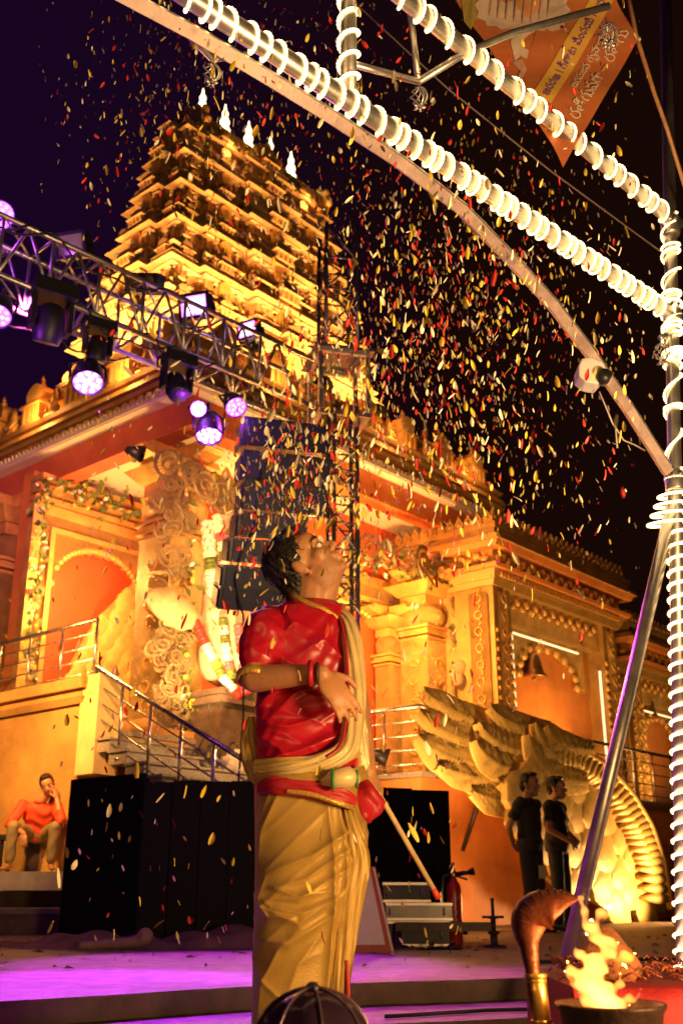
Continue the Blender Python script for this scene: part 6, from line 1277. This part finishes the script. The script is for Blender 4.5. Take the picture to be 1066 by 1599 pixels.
# red cloth table with straw and rope on it
tb_ = thing('red_table', 'low table under a dark red cloth at the bottom right corner', 'table', pix(970, 1540, 2.5)); to = tb_.location
def tp_(px, py, Y): return pix(px, py, Y) - to
z_t = tp_(970, 1528, 2.75).z; rows = []
for i, u in enumerate(np.linspace(0, 1, 40)):
    x = -.105 + u * .9; w_ = .012 * math.sin(24 * u) + .006 * math.sin(53 * u)
    rows.append([(x, -.02 + w_ - .05, z_t - .6), (x, -.02 + w_, z_t - .2), (x, -.01 + w_ * .6, z_t - .03), (x, .0, z_t - .004), (x, .02, z_t), (x, .6, z_t), (x, .64, z_t - .03), (x, .65, z_t - .6)])
m = MB(); m.grid(rows); l_ = rows[0]; m.add(l_, [tuple(range(8))]); m.build('cloth', M('dark_red_cloth', (.30, .008, .012), .7, 0, .25, 6, .2, 60), tb_, True)
for x in (-.06, .7):
    for y in (.03, .58): m = MB(); m.bar((x, y, z_t - .72), (x, y, z_t - .62), .05); m.build('leg', blackm, tb_)
cone = thing('clay_cone', 'brown cone shaped lump standing behind the flame', 'cone', to + Vector((tp_(945, 1528, 2.75).x, .22, z_t)))
m = MB(); m.lathe([(.001, -.002), (.080, 0), (.076, .03), (.058, .07), (.032, .105), (.014, .12), (.001, .122)], 20, (0, 0, 0), None, 1, .9); me = blob('lump', m, .006, M('terracotta', (.34, .12, .04), .8, 0, .3, 14, .4, 60), cone, 3, lambda P, N: P + N * (.004 * np.sin(P[:, :1] * 70 + P[:, 2:] * 90)))
stw = MB()
for k in range(330):
    x = random.uniform(-.1, .75); y = random.uniform(.02, .5); a = random.uniform(0, PI); s = random.uniform(.015, .045); z = z_t + .004 + random.random() * .03
    stw.tube([(x, y, z), (x + s * .5 * math.cos(a), y + s * .5 * math.sin(a), z + .008), (x + s * math.cos(a), y + s * math.sin(a), z - .001)], .0022, 4)
o = stw.build('straw_and_petals', M('red_straw', (.40, .09, .03), .7, 0, .5, 30), None, True, None, to); tag(o, 'loose reddish straw and dried petals heaped on the red table cloth', 'straw', kind='stuff')
dm_ = thing('glossy_dome', 'dark glossy ribbed dome rising at the bottom edge before the dhoti', 'dome', pix(487, 1652, 1.9))
m = MB(); rows = []
for i in range(15):
    t = i / 14 * PI / 2; rows.append([((.098 * math.cos(t) * (1 + .025 * math.cos(8 * a))) * math.cos(a), (.098 * math.cos(t) * (1 + .025 * math.cos(8 * a))) * math.sin(a), .098 * math.sin(t) ** .9 + .004) for a in np.linspace(0, 2 * PI, 65)])
m.grid(rows); m.build('shell', M('dark_gloss', (.03, .015, .03), .12, .3, .3, 9, .05, 30), dm_, True)
rb = MB(); rb.tube([(.100 * math.cos(t), 0, .098 * math.sin(t) ** .9 + .006) for t in np.linspace(0, PI / 2, 10)], .0025, 6); rbm = rb.mesh('rib', M('dull_rib', (.10, .06, .08), .25, .5, .1, 9), True)
for k in range(8): link('rib', rbm, dm_, (0, 0, 0), (0, 0, k * PI / 4 + .2))
m = MB(); m.lathe([(.012, .095), (.014, .104), (.006, .112)], 12); m.build('cap', blackm, dm_, True)
m = MB(); m.lathe([(.02, -.5), (.05, -.45), (.06, -.02), (.11, 0), (.11, .006)], 20); m.build('stand', blackm, dm_, True)
# ------------------------------------------------------------------ falling petals
pets = {}
for nm, col in (('red', (.62, .03, .015)), ('yellow', (.72, .50, .05)), ('cream', (.82, .70, .46))):
    mt = M(nm + '_petal', col, .6, 0, .25, 30); lst = []
    for v in range(3):
        m = MB(); rows = []
        for i in range(6):
            u = i / 5; w_ = (.26 + .06 * v) * math.sin(PI * min(1, .12 + u * .86)) ** .8; rows.append([(w_ * x, .10 * x * x - .06 * math.sin(PI * u * (.8 + .2 * v)), u - .5) for x in (-1, -.4, .4, 1)])
        m.grid(rows); lst.append(m.mesh('petal', mt, True))
    pets[nm] = (lst, mt)
def petal_pos():
    while True:
        r_ = random.random()
        if r_ < .50: px, py = random.gauss(680, 140), random.gauss(520, 190)
        elif r_ < .66: px, py = random.gauss(455, 60), random.gauss(760, 110)
        elif r_ < .80: px, py = random.gauss(330, 140), random.gauss(150, 110)
        elif r_ < .95: px, py = random.uniform(130, 1000), random.uniform(0, 900)
        else: px, py = random.uniform(80, 720), random.uniform(850, 1480)
        if 60 < px < 1020 and -10 < py < 1500: return px, py
grpP = 'flower petals falling through the air'
LBL = {'red': 'small red flower petal falling through the air among many others', 'yellow': 'small yellow marigold petal falling through the air among many others', 'cream': 'small cream flower petal falling through the air among many others'}
allp = []
for k in range(6500):
    px, py = petal_pos(); Y = random.uniform(2.6, 8.5) if py < 880 else random.uniform(2.4, 7.5)
    p = pix(px, py, Y); c_ = random.choices(('red', 'yellow', 'cream'), (.26, .36, .38))[0]; L_ = random.uniform(.013, .034)
    if p.z < .05: continue
    if 380 < px < 600 and py > 830 and p.y < 4:
        if random.random() < .6: continue
        p = pix(px, py, random.uniform(2.55, 2.9)); L_ *= .8
    allp.append((L_ / (p - EYE).length, p, c_, L_))
for k in range(46):
    px, py = petal_pos(); Y = random.uniform(1.15, 1.9); p = pix(px, py, Y)
    if p.z > .2 and not (420 < px < 560 and 830 < py < 1250): L_ = random.uniform(.012, .02); allp.append((L_ / (p - EYE).length, p, random.choice(('red', 'yellow', 'cream')), L_))
allp.sort(key=lambda q: -q[0])
for sz, p, c_, L_ in allp[:290]:
    o = link('petal', random.choice(pets[c_][0]), None, p, (random.gauss(0, .32), random.gauss(0, .3), random.uniform(0, 6.28)), (L_ * random.uniform(.5, .9), L_, L_ * random.uniform(1, 1.5))); tag(o, LBL[c_], 'petal', grpP)
for c_ in pets:
    mb = MB(); base = pets[c_][0]
    for sz, p, cc_, L_ in allp[290:]:
        if cc_ != c_: continue
        me = random.choice(base); X = Matrix.Translation(p) @ Euler((random.gauss(0, .32), random.gauss(0, .3), random.uniform(0, 6.28))).to_matrix().to_4x4() @ Matrix.Diagonal((L_ * random.uniform(.5, .9), L_, L_ * random.uniform(1, 1.5), 1))
        mb.add([X @ v.co for v in me.vertices], [tuple(f.vertices) for f in me.polygons])
    o = mb.build('petal_shower', pets[c_][1], None, True); tag(o, c_ + ' petals drifting down in a shower behind the nearer ones', 'petals', kind='stuff')
